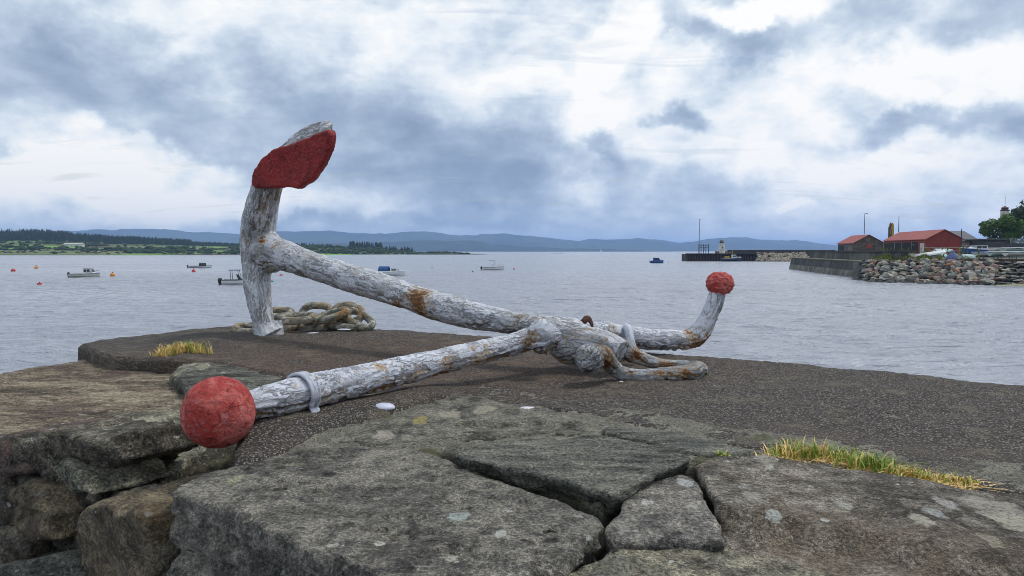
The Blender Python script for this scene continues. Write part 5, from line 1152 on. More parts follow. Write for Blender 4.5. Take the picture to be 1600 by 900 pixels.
# rubble at the root of the breakwater: one heap of countless pale stones
def rock(rr, s, seed):
    V, Fs = sphere((0, 0, 0), 1, 8, 6); V = np.array(V); q = fbm(V + seed * 3.3, 1.1, 2, .5, seed)
    V = V * (1 + .55 * q)[:, None]; nn = np.random.RandomState(seed).normal(size=(9, 3)); nn /= np.linalg.norm(nn, axis=1)[:, None]
    for a in nn: dd = V @ a - .62; V = V - np.clip(dd, 0, 9)[:, None] * a
    return V * s, Fs
rr = random.Random(12); mats_r = [mat_simple('revetment_grey', (.34, .34, .31), .9, .2, 2, 0, .4, (.12, .12, .10)), mat_simple('revetment_tan', (.38, .33, .25), .9, .2, 2, 0, .4, (.17, .14, .10)), mat_simple('revetment_pink', (.30, .19, .165), .9, .2, 2, 0, .4, (.19, .12, .10)), mat_simple('revetment_dark', (.11, .108, .095), .9, .25, 2, 0, .4, (.05, .05, .045)), mat_simple('revetment_pale', (.48, .46, .39), .9, .2, 2, 0, .4, (.22, .20, .16)), mat_simple('revetment_orange', (.34, .17, .11), .9, .2, 2, 0, .3, (.22, .12, .08))]
protos = [rock(rr, 1, k + 1) for k in range(8)]
m = MB()
for k in range(330):
    px = rr.uniform(1182, 1262); Y = rr.uniform(278, 292); f = (Y - 278) / 14; V, Fs = rr.choice(protos); s = rr.uniform(.45, 1.0)
    th = rr.uniform(0, 6.3); cs, sn = math.cos(th), math.sin(th); V = V * (s, s * .8, s * .6); V = np.column_stack([V[:, 0] * cs - V[:, 1] * sn, V[:, 0] * sn + V[:, 1] * cs, V[:, 2]])
    m.add(V + (wx(px, Y), Y, WATER + .1 + f * 3.0), Fs)
tag(m.build('rubble_mound', mats_r[1], None, False), 'pale rubble slope at the root of the breakwater', 'rubble', None, 'stuff')

# ------------------------------------------------------------------ near pier wall with ledge
pier = empty('pier_wall', (wx(1300, 125), 125, WATER), 'stepped concrete pier wall with a pale tide-washed foot left of the rubble bank', 'wall'); PO = np.array(pier.location)
A = np.array((wx(1233, 164), 164.)); B_ = np.array((wx(1368, 99), 99.)); du = (B_ - A) / np.linalg.norm(B_ - A); dn = np.array((-du[1], du[0])); dn = dn if dn @ np.array((1, 0)) > 0 else -dn; Lw = np.linalg.norm(B_ - A)
zl = -.86; nb = 12
def pq(s, n_, z): p = A + du * s + dn * n_; return np.array((p[0], p[1], z)) - PO
for k in range(nb):
    s0, s1 = Lw * k / nb + .04, Lw * (k + 1) / nb - .04; j = rr.uniform(-.05, .05)
    mid = WATER + 1.05
    m = MB(); m.quadbox([pq(s0, -.25 + j, WATER - 1), pq(s1, -.25 + j, WATER - 1), pq(s1, 3.4, WATER - 1), pq(s0, 3.4, WATER - 1)], [pq(s0, .12 + j, mid), pq(s1, .12 + j, mid), pq(s1, 3.4, mid), pq(s0, 3.4, mid)]); m.build('foot_panel', M_lconc, pier)
    m = MB(); m.quadbox([pq(s0, .16 + j, mid + .003), pq(s1, .16 + j, mid + .003), pq(s1, 3.4, mid + .003), pq(s0, 3.4, mid + .003)], [pq(s0, .5 + j, zl), pq(s1, .5 + j, zl), pq(s1, 3.4, zl), pq(s0, 3.4, zl)]); m.build('wall_panel', M_dkconc, pier)
m = MB(); m.quadbox([pq(-.3, .2, WATER - 1), pq(Lw, .3, WATER - 1), pq(Lw - 1.5, 1.8, WATER - 1), pq(0, 8, WATER - 1)], [pq(.2, .6, zl - .1), pq(Lw, .6, zl - .1), pq(Lw - 1.5, 1.8, zl - .1), pq(.2, 8, zl - .1)]); m.build('pier_core', M_dkconc, pier)
M_ledge = mat_simple('mossy_ledge', (.12, .135, .06), .95, .2, .4, 0, .2, (.14, .13, .11))
m = MB(); m.quadbox([pq(-.1, .4, zl), pq(Lw, .4, zl), pq(Lw, 3.5, zl), pq(-.1, 3.5, zl)], [pq(-.1, .4, zl + .14), pq(Lw, .4, zl + .14), pq(Lw, 3.5, zl + .14), pq(-.1, 3.5, zl + .14)]); m.build('ledge', M_ledge, pier)
M_up = mat_simple('stained_parapet_concrete', (.15, .145, .125), .92, .25, .35, 0, .3, (.06, .058, .05))
for k in range(9):
    s0, s1 = 6 + (Lw - 6.5) * k / 9 + .04, 6 + (Lw - 6.5) * (k + 1) / 9 - .04
    m = MB(); m.quadbox([pq(s0, 3.2, zl + .1), pq(s1, 3.2, zl + .1), pq(s1, 4.2, zl + .1), pq(s0, 4.2, zl + .1)], [pq(s0, 3.3, .55), pq(s1, 3.3, .55), pq(s1, 4.2, .55), pq(s0, 4.2, .55)]); m.build('parapet_panel', M_up, pier)
m = MB(); m.quadbox([pq(5.8, 3.1, .552), pq(Lw - .3, 3.1, .552), pq(Lw - .3, 4.4, .552), pq(5.8, 4.4, .552)], [pq(5.8, 3.1, .80), pq(Lw - .3, 3.1, .80), pq(Lw - .3, 4.4, .80), pq(5.8, 4.4, .80)]); m.build('coping', M_dkconc, pier)
for k in range(3):
    p = pq(Lw - .5 - k * 3.5, 2.9, 0); m = MB(); m.box((p[0], p[1], -.1), (.35, .35, 1.7)); m.build('timber_fender', M_black, pier)

# yard ground
GY = .25
yard = MB(); V = [(wx(1362, 100), 100), (wx(1366, 103), 103), (wx(1310, 150), 150), (wx(1300, 240), 240), (wx(1700, 330), 330), (wx(2300, 300), 300), (wx(2300, 84), 84), (wx(1700, 84.5), 84.5), (wx(1600, 90), 90), (wx(1480, 96), 96)]
V = [(wx(1375, 102), 102), (wx(1330, 140), 140), (wx(1300, 240), 240), (wx(1700, 330), 330), (wx(2400, 300), 300), (wx(2400, 82), 82), (wx(1700, 85), 85), (wx(1600, 89.5), 89.5), (wx(1480, 95.5), 95.5)]
nV = len(V); yard.add([(x, y, WATER - 1) for x, y in V] + [(x, y, GY - .85 if i in (0, 5, 6, 7, 8) else GY) for i, (x, y) in enumerate(V)], [tuple(range(nV - 1, -1, -1)), tuple(range(nV, 2 * nV))] + [(i, (i + 1) % nV, nV + (i + 1) % nV, nV + i) for i in range(nV)])
yd = yard.build('yard_ground', mat_simple('yard_gravel', (.14, .135, .11), .95, .2, .3, 0, 0, (.08, .09, .045))); tag(yd, kind='structure')

# ------------------------------------------------------------------ rubble bank, every larger stone its own piece
bank = empty('rubble_bank', (wx(1470, 95), 95, WATER), 'bank of big pinkish, tan and grey boulders below the boat yard', 'rubble'); KO = np.array(bank.location)
toe = [(1340, 101), (1358, 95.5), (1400, 92.2), (1450, 89.8), (1500, 87.5), (1560, 85), (1600, 83.5), (1700, 79), (1900, 74)]
def bankpt(px, f):
    Y0 = float(interp(px, toe)); Y = Y0 + f * 5.5; return np.array((wx(px, Y), Y, WATER - .1 + f * 2.75))
meshes = []
for mi, mt in enumerate(mats_r):
    for k in range(4):
        V, Fs = rock(rr, 1, mi * 7 + k + 2); me = bpy.data.meshes.new('stone'); me.from_pydata([tuple(v) for v in V], [], Fs); me.materials.append(mt); meshes.append(me)
filler = MB(); cells = []
for row in range(8):
    n = 34 if row < 6 else 30
    for k in range(n):
        cells.append((row, 1352 + (1640 - 1352) * (k + rr.uniform(-.35, .35) + (row % 2) * .5) / n))
rr.shuffle(cells); cells = cells[:285]
for row, px in cells:
    f = (row + rr.uniform(-.3, .3)) / 7.4; p = bankpt(px, f); big = 1.25 if rr.random() < .15 else 1
    s = rr.uniform(.40, .70) * big * (.8 if px > 1560 else 1) * (.85 if px < 1385 else 1)
    wts = (4, 3, 3 if 1400 < px < 1560 else 1, 3 if px < 1560 else 6, 2.2 if row < 5 else 3, 1 if 1440 < px < 1560 else .2)
    mi = rr.choices(range(6), wts)[0]
    if row == 0: mi = 3
    o = bpy.data.objects.new('stone', meshes[mi * 4 + rr.randrange(4)]); COL.objects.link(o); o.parent = bank
    flat_ = rr.uniform(.55, .9) if px < 1555 else rr.uniform(.3, .45)
    o.location = p - KO; o.scale = (s * rr.uniform(.95, 1.5), s, s * flat_); o.rotation_euler = (rr.uniform(-.35, .35), rr.uniform(-.4, .4) if px < 1555 else rr.uniform(-.1, .1), rr.uniform(0, 6.3) if px < 1555 else rr.uniform(-.4, .4))
V4 = [rock(rr, 1, 40 + k) for k in range(5)]
for k in range(1500):
    px = rr.uniform(1345, 1880); f = rr.uniform(-.05, 1.05); p = bankpt(px, f) + (0, .45 if px < 1640 else 0, -.12); s = rr.uniform(.16, .42); V, Fs = rr.choice(V4); th = rr.uniform(0, 6.3); cs, sn = math.cos(th), math.sin(th)
    V = V * (s * 1.3, s, s * .6); V = np.column_stack([V[:, 0] * cs - V[:, 1] * sn, V[:, 0] * sn + V[:, 1] * cs, V[:, 2]]); filler.add(V + p - KO, Fs)
o = filler.build('small_stones', mats_r[3], bank); o['kind'] = 'stuff'
base = MB(); PX = list(range(1335, 1921, 15)); VV = []
for f in (-.08, 1.05):
    for px in PX: VV.append(bankpt(px, f) + (0, .55, -.38) - KO)
n = len(PX); base.add(VV, [(i, i + 1, n + i + 1, n + i) for i in range(n - 1)]); base.build('bank_core', M_dkconc, bank)
slip = MB(); p0, p1, p2, p3 = [np.array((wx(a_, b_), b_, c_)) for a_, b_, c_ in ((1548, 84.6, WATER - .05), (1760, 78, WATER + .1), (1760, 81.5, WATER + 1.0), (1575, 86.6, WATER + .32))]
slip.quadbox([p0 - (0, 0, .6), p1 - (0, 0, .6), p2 - (0, 0, 1.4), p3 - (0, 0, .7)], [p0, p1, p2, p3]); tag(slip.build('slipway', mat_simple('mossy_slip_concrete', (.30, .28, .17), .9, .15, .5, 0, .3, (.2, .2, .11))), 'pale mossy concrete slipway at the foot of the bank at the right edge', 'slipway')
# grassy top of the bank
def turf(name, label, x0, x1, seed, n, Yo):
    rr = random.Random(seed); m = MB()
    for k in range(n):
        px = rr.uniform(x0, x1); Y = float(interp(px, toe)) + 5.6 + rr.uniform(0, Yo); p = np.array((wx(px, Y), Y, -.55 + .12 * (Y - float(interp(px, toe)) - 5.5) + rr.uniform(-.1, .0))); h = rr.uniform(.08, .34) * (1.2 + math.sin(px * .21)) ; a = rr.uniform(0, 6.3); w_ = rr.uniform(.04, .10)
        d = np.array((math.cos(a), math.sin(a), 0)); e = np.array((d[1], -d[0], 0)); m.add([p - e * w_, p + e * w_, p + d * h * .5 + (0, 0, h)], [(0, 1, 2)])
    return tag(m.build(name, M_turf), label, 'grass', None, 'stuff')
M_turf = mat_land('bank_grass_blades', (.13, .17, .03), (.20, .22, .06), (.09, .11, .03), 1.5)
turf('bank_grass', 'rough yellow-green grass along the left top of the boulder bank', 1362, 1470, 3, 2600, 4.0)
turf('yard_weeds', 'sparse green weeds in front of the red shed', 1372, 1530, 5, 500, 14)

# ------------------------------------------------------------------ sheds and houses
M_redroof = mat_simple('red_tin_roof', (.36, .085, .065), .6, .12, .15, 0, 0, (.30, .07, .055)); M_redwall = mat_simple('red_cladding', (.30, .045, .028), .65, .1, .3, 0, 0, (.24, .038, .026))
M_rubblewall = mat_simple('rubble_masonry', (.17, .145, .12), .9, .25, 1.8, 0, .6, (.07, .06, .05)); M_dark = mat_simple('dark_interior', (.018, .018, .02), .8, .1, 1); M_slate = mat_simple('slate_roof', (.10, .105, .12), .7, .15, .5, 0, 0, (.07, .075, .09)); M_cladgrey = mat_simple('charcoal_cladding', (.055, .058, .065), .6, .15, .6); M_pinkwall = mat_simple('pinkish_blockwork', (.36, .30, .27), .9, .12, 1.2, 0, .4, (.26, .215, .19))
class House:
    def __init__(s, name, label, cat, A, B, C, z0, eave, ridge_h):
        s.A, s.B, s.C = map(lambda p: np.array(p, float), (A, B, C)); s.u = s.B - s.A; s.v = s.C - s.A; s.z0, s.e, s.r = z0, eave, ridge_h
        s.o = empty(name, (*s.A, z0), label, cat)
    def p(s, a, b, h, off=(0, 0)):
        """a across the gable, b along the side, h height, off = metres (towards viewer of gable, towards viewer of side)"""
        un, vn = s.u / np.linalg.norm(s.u), s.v / np.linalg.norm(s.v); q = s.u * a + s.v * b - vn * off[0] - un * off[1]; return np.array((q[0], q[1], h))
    def walls(s, mat):
        m = MB(); m.add([s.p(0, 0, -1), s.p(1, 0, -1), s.p(1, 1, -1), s.p(0, 1, -1), s.p(0, 0, s.e), s.p(1, 0, s.e), s.p(1, 1, s.e), s.p(0, 1, s.e), s.p(.5, 0, s.r), s.p(.5, 1, s.r)],
              [(3, 2, 1, 0), (0, 1, 5, 8, 4), (2, 3, 7, 9, 6), (1, 2, 6, 5), (3, 0, 4, 7), (4, 8, 9, 7), (5, 6, 9, 8)]); s.w = m.build('wall', mat, s.o); return s
    def roof(s, mat, over=.25, th=.12, seams=0):
        m = MB(); sl = (s.r - s.e); L = np.linalg.norm(s.v); ov = over / L; W_ = np.linalg.norm(s.u); oa = over / W_; dz = sl * oa * 2
        for a0, a1 in ((-oa, .5), (1 + oa, .5)):
            Bq = [s.p(a0, -ov, s.e - dz + .02), s.p(a1, -ov, s.r + .02), s.p(a1, 1 + ov, s.r + .02), s.p(a0, 1 + ov, s.e - dz + .02)]; m.quadbox(Bq, [q + (0, 0, th) for q in Bq])
        s.rf = m.build('roof', mat, s.o)
        for k in range(seams):
            b = (k + .5) / seams; q = MB(); q.tube([s.p(-oa, b, s.e - dz + .02 + th), s.p(.5, b, s.r + .02 + th)], .035, 4); q.build('roof_seam', mat, s.rf)
        return s
    def gable_panel(s, name, a0, a1, h0, h1, mat, d=.06, parent=None):
        m = MB(); m.quadbox([s.p(a0, 0, h0, (d, 0)), s.p(a1, 0, h0, (d, 0)), s.p(a1, 0, h0, (-.02, 0)), s.p(a0, 0, h0, (-.02, 0))], [s.p(a0, 0, h1, (d, 0)), s.p(a1, 0, h1, (d, 0)), s.p(a1, 0, h1, (-.02, 0)), s.p(a0, 0, h1, (-.02, 0))]); return m.build(name, mat, parent or s.o)
    def side_panel(s, name, b0, b1, h0, h1, mat, d=.06, parent=None):
        m = MB(); m.quadbox([s.p(0, b0, h0, (0, d)), s.p(0, b0, h0, (0, -.02)), s.p(0, b1, h0, (0, -.02)), s.p(0, b1, h0, (0, d))], [s.p(0, b0, h1, (0, d)), s.p(0, b0, h1, (0, -.02)), s.p(0, b1, h1, (0, -.02)), s.p(0, b1, h1, (0, d))]); return m.build(name, mat, parent or s.o)
Z0 = GY
h = House('red_shed', 'long bright red shed with a tin roof and a white door behind the boulder bank', 'shed', (wx(1446, 150), 150), (wx(1446, 150) + 6.75, 149), (wx(1446, 150) + 4, 175), Z0, 2.9, 4.75).walls(M_redwall).roof(M_redroof, seams=14)
for k in range(20): h.gable_panel('cladding_rib', k / 20 + .02, k / 20 + .032, 0, h.e + (h.r - h.e) * (1 - abs(2 * (k / 20 + .026) - 1)) - .05, M_redwall, .05)
h.side_panel('open_bay', .17, .98, .75, 2.35, M_dark, .05); h.side_panel('plinth', .17, .98, 0, .72, M_dkconc, .1)
dr = h.side_panel('door', .035, .12, .0, 2.05, M_white, .07); h.side_panel('door_gap', .076, .08, .0, 2.0, M_grey, .09, dr)
for b0 in (.30, .52, .7): h.side_panel('post', b0, b0 + .012, .75, 2.35, M_grey, .1)
h.side_panel('lamp', .25, .265, 1.7, 1.85, M_white, .14)
ax_, ay_ = wx(1333, 160), 160.
h = House('stone_shed', 'small rubble-stone shed with a red roof and a blocked red window in the gable', 'shed', (ax_, ay_), (ax_ + 6.1, ay_ - .8), (ax_ + 1.45, ay_ + 11), Z0, 2.2, 3.9).walls(M_rubblewall).roof(M_redroof, seams=7)
h.gable_panel('window', .44, .60, 1.1, 2.05, mat_simple('red_shutter', (.42, .07, .05), .7), .05); h.gable_panel('verge_left', 0, .012, 2.1, 2.3, M_redroof, .3)
h.side_panel('door', .05, .35, 0, 1.7, mat_simple('weathered_plank_door', (.22, .20, .16), .9, .2, 2), .05); h.side_panel('dark_opening', .6, .95, 0, 1.7, M_dark, .05); h.side_panel('window', .42, .52, .8, 1.5, M_glass, .06)
# slate-roofed house and flat garage
ax_, ay_ = wx(1497, 178), 178.
h = House('slate_house', 'house with a grey slate roof and pinkish block wall right of the red shed', 'house', (ax_, ay_), (ax_ - 2.5, ay_ + 9), (ax_ + 6.0, ay_ + 1.6), Z0, 2.9, 5.3).walls(M_pinkwall).roof(M_slate)
m = MB(); [m.tube([h.p(.02, b, 3.1), h.p(.5, b, 5.5)], .07, 4) for b in (.12, .22)]; m.build('roof_ladder', M_white, h.o)
g0 = empty('garage', (wx(1551, 165), 165, Z0), 'dark flat-roofed garage with a grey roller door', 'garage')
m = MB(); m.box((0, 2.5, 1.5), (6.8, 5, 3.1)); m.build('wall', M_cladgrey, g0); m = MB(); m.box((0, 2.3, 3.14), (7.3, 5.8, .18)); m.build('roof', M_grey, g0)
m = MB(); m.box((.2, -.02, 1.75), (4.2, .1, 1.5)); rd = m.build('roller_door', M_slate, g0)
for k in range(5): m = MB(); m.box((.2, -.08, 1.2 + k * .27), (4.1, .04, .05)); m.build('slat', M_cladgrey, rd)
ann = empty('annexe', (wx(1512, 168), 168, Z0), 'low pinkish blockwork annexe in front of the slate roof', 'building'); m = MB(); m.box((1, 2, 1.3), (7.4, 4, 2.8)); m.build('wall', M_pinkwall, ann); m = MB(); m.box((1, 1.9, 2.76), (7.7, 4.6, .14)); m.build('roof', M_slate, ann)
m = MB(); m.box((3.3, -.05, .9), (2.2, .12, .7)); m.build('shutter', M_dark, ann)
dwall = empty('boundary_wall', (wx(1600, 150), 150, Z0), 'long dark wall topped by pale mesh fence at the right edge', 'wall'); m = MB(); m.box((3, 0, .95), (22, .4, 2.1)); m.build('wall_body', M_cladgrey, dwall)
for k in range(14): m = MB(); m.box((-3 + k * 1.0, 0, 2.55), (.08, .08, 1.1)); m.build('fence_post', M_steel, dwall)
for k in range(13):
    m = MB(); [m.box((-2.5 + k * 1.0, 0, 2.1 + j * .16), (.92, .04, .035)) for j in range(7)]; [m.box((-2.9 + k + i * .16, 0, 2.55), (.03, .03, 1.0)) for i in range(6)]; m.build('mesh_panel', M_steel, dwall)

pole('lamp_post', 1349, 366, 334, 168, .10, 'slim lamp post rising behind the stone shed roof', 'lamp post')
pole('mast', 1402.5, 363, 338, 180, .12, 'bare grey mast rising behind the red shed roof', 'mast', False)
pole('utility_pole', 1500.5, 392, 358, 140, .12, 'dark pole standing at the right corner of the red shed', 'pole', False, M_black)
# digger arm
dg_ = empty('excavator', (wx(1388, 200), 200, Z0), 'folded yellow excavator boom standing up behind the red shed', 'excavator')
zz = lambda py: wz(py, 200) - Z0
dx = lambda px: wx(px, 200) - wx(1388, 200)
m = MB(); Q = [(dx(1386), zz(371)), (dx(1391.3), zz(371)), (dx(1390), zz(356)), (dx(1388), zz(352)), (dx(1386.5), zz(357))]
def plate(pts, y0, y1, mat, name):
    m = MB(); n = len(pts); m.add([(x, y0, z) for x, z in pts] + [(x, y1, z) for x, z in pts], [tuple(range(n)), tuple(range(2 * n - 1, n - 1, -1))] + [((i + 1) % n, i, n + i, n + (i + 1) % n) for i in range(n)]); return m.build(name, mat, dg_)
plate([(dx(1386), zz(394)), (dx(1389.5), zz(394)), (dx(1390), zz(368)), (dx(1391.5), zz(352)), (dx(1389), zz(348)), (dx(1386.5), zz(356))], -.35, .1, mat_simple('brown_shadow_steel', (.16, .10, .05), .6), 'boom')
plate([(dx(1391), zz(372)), (dx(1394.2), zz(372)), (dx(1394), zz(352)), (dx(1392), zz(348)), (dx(1390.5), zz(350))], -.4, .05, M_yel, 'dipper')
m = MB(); m.tube([(dx(1388), -.45, zz(366)), (dx(1390.5), -.45, zz(353))], .12, 6); m.build('ram', M_steel, dg_); m = MB(); m.box((0, 0, .8), (3, 3, 1.5)); m.build('cab', M_yel, dg_); m = MB(); m.box((-.1, -1.3, .25), (3.6, .6, .6)); m.box((-.1, 1.3, .25), (3.6, .6, .6)); m.build('track', M_black, dg_)

# ------------------------------------------------------------------ boats and clutter in the yard
e = boat('cabin_boat', 1524, 112, 5.0, math.pi + .1, 'white cabin boat with a royal blue hull standing ashore behind the bank', M_blue, M_white, cabin=(-.3, .12, .62, M_white), H=.95, outboard=0, group='boats laid up in the yard', z=.02, B=1.9)
m = MB(); m.quadbox([(.1, -.7, .9), (1.2, -.5, 1.0), (1.2, .5, 1.0), (.1, .7, .9)], [(.1, -.5, 1.35), (.7, -.4, 1.35), (.7, .4, 1.35), (.1, .5, 1.35)]); m.build('foredeck', M_white, e)
m = MB(); [m.box((x, 0, -.35), (.2, 1.2, .5)) for x in (-1.4, 1.2)]; m.build('keel_block', mat_simple('maroon_keel', (.14, .03, .05), .7), e)
def dinghy(px, py, Y, L, rz, mat, label, tilt=.0, up=True, z=None):
    z = wz(py, Y); V, Fs = hull_mesh(L, L * .36, .34, .12); V = np.array(V) * ((1, 1, -1) if up else (1, 1, 1)); V[:, 2] -= V[:, 2].min()
    e = empty('dinghy', (wx(px, Y), Y, z), label, 'dinghy', 'boats laid up in the yard', rz); e.rotation_euler.y = tilt
    link_mesh('hull', V, [f[::-1] for f in Fs] if up else Fs, mat, e, False)
    m = MB(); m.tube([(-L / 2, 0, .34 if up else .02), (L * .3, 0, .36 if up else .0), (L / 2 - .05, 0, .2)], .035, 5); m.build('keel_band', M_steel, e); return e
M_mint = mat_simple('mint_hull', (.45, .60, .58), .5, .1, 2)
dinghy(1452, 400, 101, 3.8, 2.9, M_white, 'white upturned dinghy lying aslant, left one beside the grass', .16)
dinghy(1466, 402.5, 101.5, 3.0, .1, M_mint, 'pale mint upturned dinghy next to the white aslant one')
dinghy(1513, 404, 97.5, 1.9, .05, M_mint, 'short mint-white tender upturned alone below the cabin boat')
dinghy(1474, 394.5, 108, 3.0, .15, M_mint, 'faded white dinghy hull under the shed gable')
# blue tarpaulin heap
V, Fs = sphere((0, 0, 0), 1, 20, 12); V = np.array(V); V = V * (.62, .5, 1.0) * (1 + .3 * fbm(V * (3, 3, .6), 1.3, 3, .5, 4, True))[:, None]; V[:, 2] = np.maximum(V[:, 2], -.2); V[:, :2] *= (1.15 - .6 * np.clip(V[:, 2:3], 0, 1))
o = link_mesh('tarpaulin', V, Fs, mat_simple('blue_tarpaulin', (.13, .17, .36), .7, .2, 3)); o.location = (wx(1487, 98.5), 98.5, wz(405, 98.5)); tag(o, 'crumpled blue tarpaulin over a small peaked heap beside the dinghies', 'tarpaulin')
# rows of laid-up boats with masts, right
for k, (px, py, Y, L, hm, lb) in enumerate([(1547, 401, 104, 4.2, M_white, 'white dinghy with horizontal mast, left end of the front row in the yard'), (1570, 400.5, 102, 4.2, M_mint, 'mint-white dinghy in the middle of the front row in the yard'), (1594, 400.5, 100, 4.2, M_white, 'white and blue dinghy at the right end of the front row'), (1560, 394.5, 112, 4.6, M_white, 'white dinghy under red gear in the back row'), (1588, 394, 110, 4.6, M_mint, 'white dinghy at the right of the back row')]):
    e = dinghy(px, py, Y, L, .05 * (k - 2), hm, lb, up=False); m = MB(); m.tube([(-2.6, 0, .62), (2.6, 0, .68)], .06, 6); m.build('mast', M_white, e)
    m = MB(); [m.box((x, 0, .38), (.5, 1.0, .22)) for x in (-1.1, .1, 1.2)]; m.build('cover', (M_blue, M_black, M_blue, mat_simple('red_cover%d' % 0, (.35, .06, .05), .7), M_navy)[k], e)
    m = MB(); [m.box((x, s * .5, -.22), (.08, .08, .45)) for x in (-1.2, 1.2) for s in (-1, 1)]; m.box((0, .5, -.08), (3.6, .08, .08)); m.box((0, -.5, -.08), (3.6, .08, .08)); m.build('trolley', M_steel, e)
# debris line under the boats
drift = MB(); rr = random.Random(77)
for k in range(420):
    px = rr.uniform(1500, 1640); Y = float(interp(px, toe)) + 5.6 + rr.uniform(0, 5); L = rr.uniform(.2, 1.0); a = rr.uniform(-.6, .6); drift.box((wx(px, Y), Y, -.62 + rr.uniform(0, .35)), (L, .09, .07), a)
tag(drift.build('driftwood', mat_simple('driftwood_brown', (.13, .10, .075), .95, .25, 3)), 'tangle of brown driftwood and broken timber under the laid-up boats', 'debris', None, 'stuff')
# wire fence in front of the red shed
fe = empty('wire_fence', (wx(1440, 118), 118, -.2), 'thin wire fence on grey posts across the yard in front of the red shed', 'fence')
for k in range(9):
    px = 1438 + k * 20; q = np.array((wx(px, 118) - wx(1440, 118), 0, 0)); m = MB(); m.tube([q, q + (0, 0, 1.55)], .045, 5); m.build('post', M_steel, fe)
for zq in (.5, .95, 1.5): m = MB(); m.tube([(wx(1438, 118) - wx(1440, 118), 0, zq), (wx(1600, 118) - wx(1440, 118), 0, zq)], .018, 4); m.build('wire', M_steel, fe)

# ------------------------------------------------------------------ trees on the right
def leaf_mat(name, c1, c2, c3):
    m, t = newmat(name); P = objco(t); n = t.noise(P, .5, 3, .5); n2 = t.n('ShaderNodeAttribute', attribute_name='tone').outputs['Fac']
    col = t.mix(n2, c1, c2); col = t.mix(t.rng(n, .45, .65), col, c3); t.surf(**{'Base Color': col, 'Roughness': .75}); return m
M_leafA = leaf_mat('fresh_leaves', (.05, .11, .02), (.13, .235, .04), (.075, .15, .025)); M_leafB = leaf_mat('dark_leaves', (.03, .055, .018), (.06, .10, .03), (.04, .07, .022)); M_bark = mat_simple('bark', (.08, .065, .05), .95, .2, 4)
def tree(px, Y, hgt, rad, label, leafm, seed, n=5200, zbase=GY, low=.28):
    rr = np.random.RandomState(seed); e = empty('broadleaf_tree', (wx(px, Y), Y, zbase), label, 'tree', 'broadleaf trees at the right edge')
    m = MB(); m.tube([(0, 0, -.3), (.1, 0, hgt * .25), (-.05, .1, hgt * .6)], [hgt * .035, hgt * .027, hgt * .015], 9)
    clumps = []
    for k in range(34):
        u = rr.normal(size=3); u /= np.linalg.norm(u); f = rr.uniform(.45, .95); c = np.array((u[0] * rad * f, u[1] * rad * f, hgt * (low + (1 - low) * .5) + u[2] * hgt * (1 - low) * .46 * f)); clumps.append((c, rr.uniform(.2, .36) * rad, rr.rand()))
        if k % 3 == 0: m.tube([(0, 0, hgt * .3), c * .5 + (0, 0, hgt * .15), c], [hgt * .014, hgt * .009, hgt * .003], 5)
    m.build('trunk', M_bark, e); V = []; tone = []
    cc = np.array([c for c, _, _ in clumps]); rs = np.array([r for _, r, _ in clumps]); tt = np.array([t_ for _, _, t_ in clumps])
    ki = rr.randint(0, len(clumps), n); u = rr.normal(size=(n, 3)); u /= np.linalg.norm(u, axis=1)[:, None]; pos = cc[ki] + u * (rs[ki] * rr.uniform(.55, 1.08, n))[:, None]
    a = rr.normal(size=(n, 3)); a /= np.linalg.norm(a, axis=1)[:, None]; b = np.cross(a, rr.normal(size=(n, 3))); b /= np.linalg.norm(b, axis=1)[:, None]; s = (rr.uniform(.14, .3, n) * rad / 4.2)[:, None]
    V = np.stack([pos - a * s, pos + b * s * .7, pos + a * s, pos - b * s * .7], 1).reshape(-1, 3); Fq = np.arange(4 * n).reshape(-1, 4)
    o = link_mesh('crown', V, Fq, leafm, e, False); q = o.data.attributes.new('tone', 'FLOAT', 'POINT'); q.data.foreach_set('value', np.repeat(np.clip(tt[ki] * .7 + rr.rand(n) * .3, 0, 1), 4).astype(np.float32)); return e
tree(1565, 185, 9.5, 5.1, 'fresh green rounded tree behind the garage', M_leafA, 5, 8000, low=.12)
tree(1612, 205, 14.0, 6.2, 'tall dark tree cut by the right edge behind the green one', M_leafB, 6, 8000)
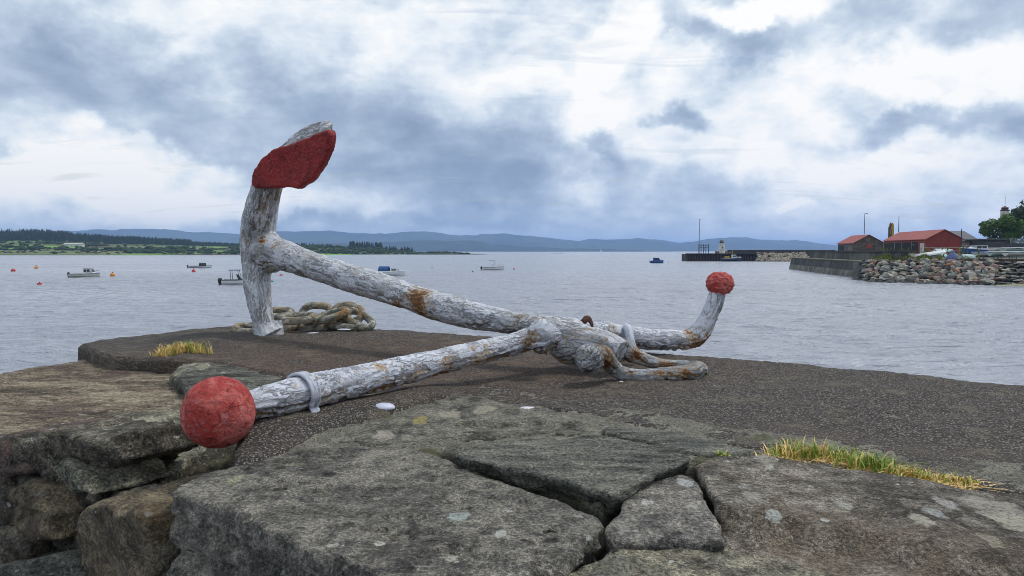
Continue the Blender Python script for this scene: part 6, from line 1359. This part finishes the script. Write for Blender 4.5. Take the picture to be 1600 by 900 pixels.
# tower behind the tree
tw = empty('tower', (wx(1567, 260), 260, GY), 'white tower with a dark balustraded cap and antenna rising behind the green tree', 'tower'); zq = lambda py: wz(py, 260) - GY
V, Fs = lathe((0, 0, 0), [(1.5, 0), (1.35, zq(332)), (1.35, zq(330))], 12); link_mesh('tower_wall', V, Fs, M_whitewall, tw, False)
V, Fs = lathe((0, 0, 0), [(1.5, zq(330)), (1.5, zq(328.5)), (1.05, zq(328)), (1.1, zq(325.5)), (1.3, zq(325)), (.4, zq(323.5)), (.1, zq(322))], 12); link_mesh('cap', V, Fs, mat_simple('maroon_cap', (.07, .03, .035), .7), tw, False)
m = MB(); m.tube([(0, 0, zq(323)), (0, 0, zq(308))], .06, 5); m.tube([(-1, 0, zq(328)), (-1, 0, zq(320))], .05, 5); m.build('antenna', M_grey, tw)
barn = empty('white_farm_building', (wx(117, 880), 880, float(shore_z(np.array([117.]), np.array([880.]))[0])), 'long low pale farm building among the fields on the far left shore', 'building'); m = MB(); m.box((0, 0, 1.6), (21, 8, 3.4)); m.build('wall', M_whitewall, barn); m = MB(); m.quadbox([(-10.8, -4.3, 3.3), (10.8, -4.3, 3.3), (10.8, 4.3, 3.3), (-10.8, 4.3, 3.3)], [(-10.8, -.1, 4.9), (10.8, -.1, 4.9), (10.8, .1, 4.9), (-10.8, .1, 4.9)]); m.build('roof', mat_simple('pale_roof', (.55, .53, .46), .8, .1), barn)

# ------------------------------------------------------------------ air
HZ = True
if HZ:
    m = MB(); m.quadbox([(-31000, -3500, WATER - 4.2), (31000, -3500, WATER - 4.2), (31000, 31000, WATER - 4.2), (-31000, 31000, WATER - 4.2)], [(-31000, -3500, 230), (31000, -3500, 230), (31000, 31000, 230), (-31000, 31000, 230)])
    mt = bpy.data.materials.new('air'); mt.use_nodes = True; t = NT(mt.node_tree)
    v = t.n('ShaderNodeVolumePrincipled', {'Color': (.42, .62, 1, 1), 'Density': 1.25e-4, 'Anisotropy': .2}); o_ = t.n('ShaderNodeOutputMaterial'); t.t.links.new(v.outputs[0], o_.inputs['Volume'])
    hz = m.build('haze', mt); tag(hz, kind='stuff')
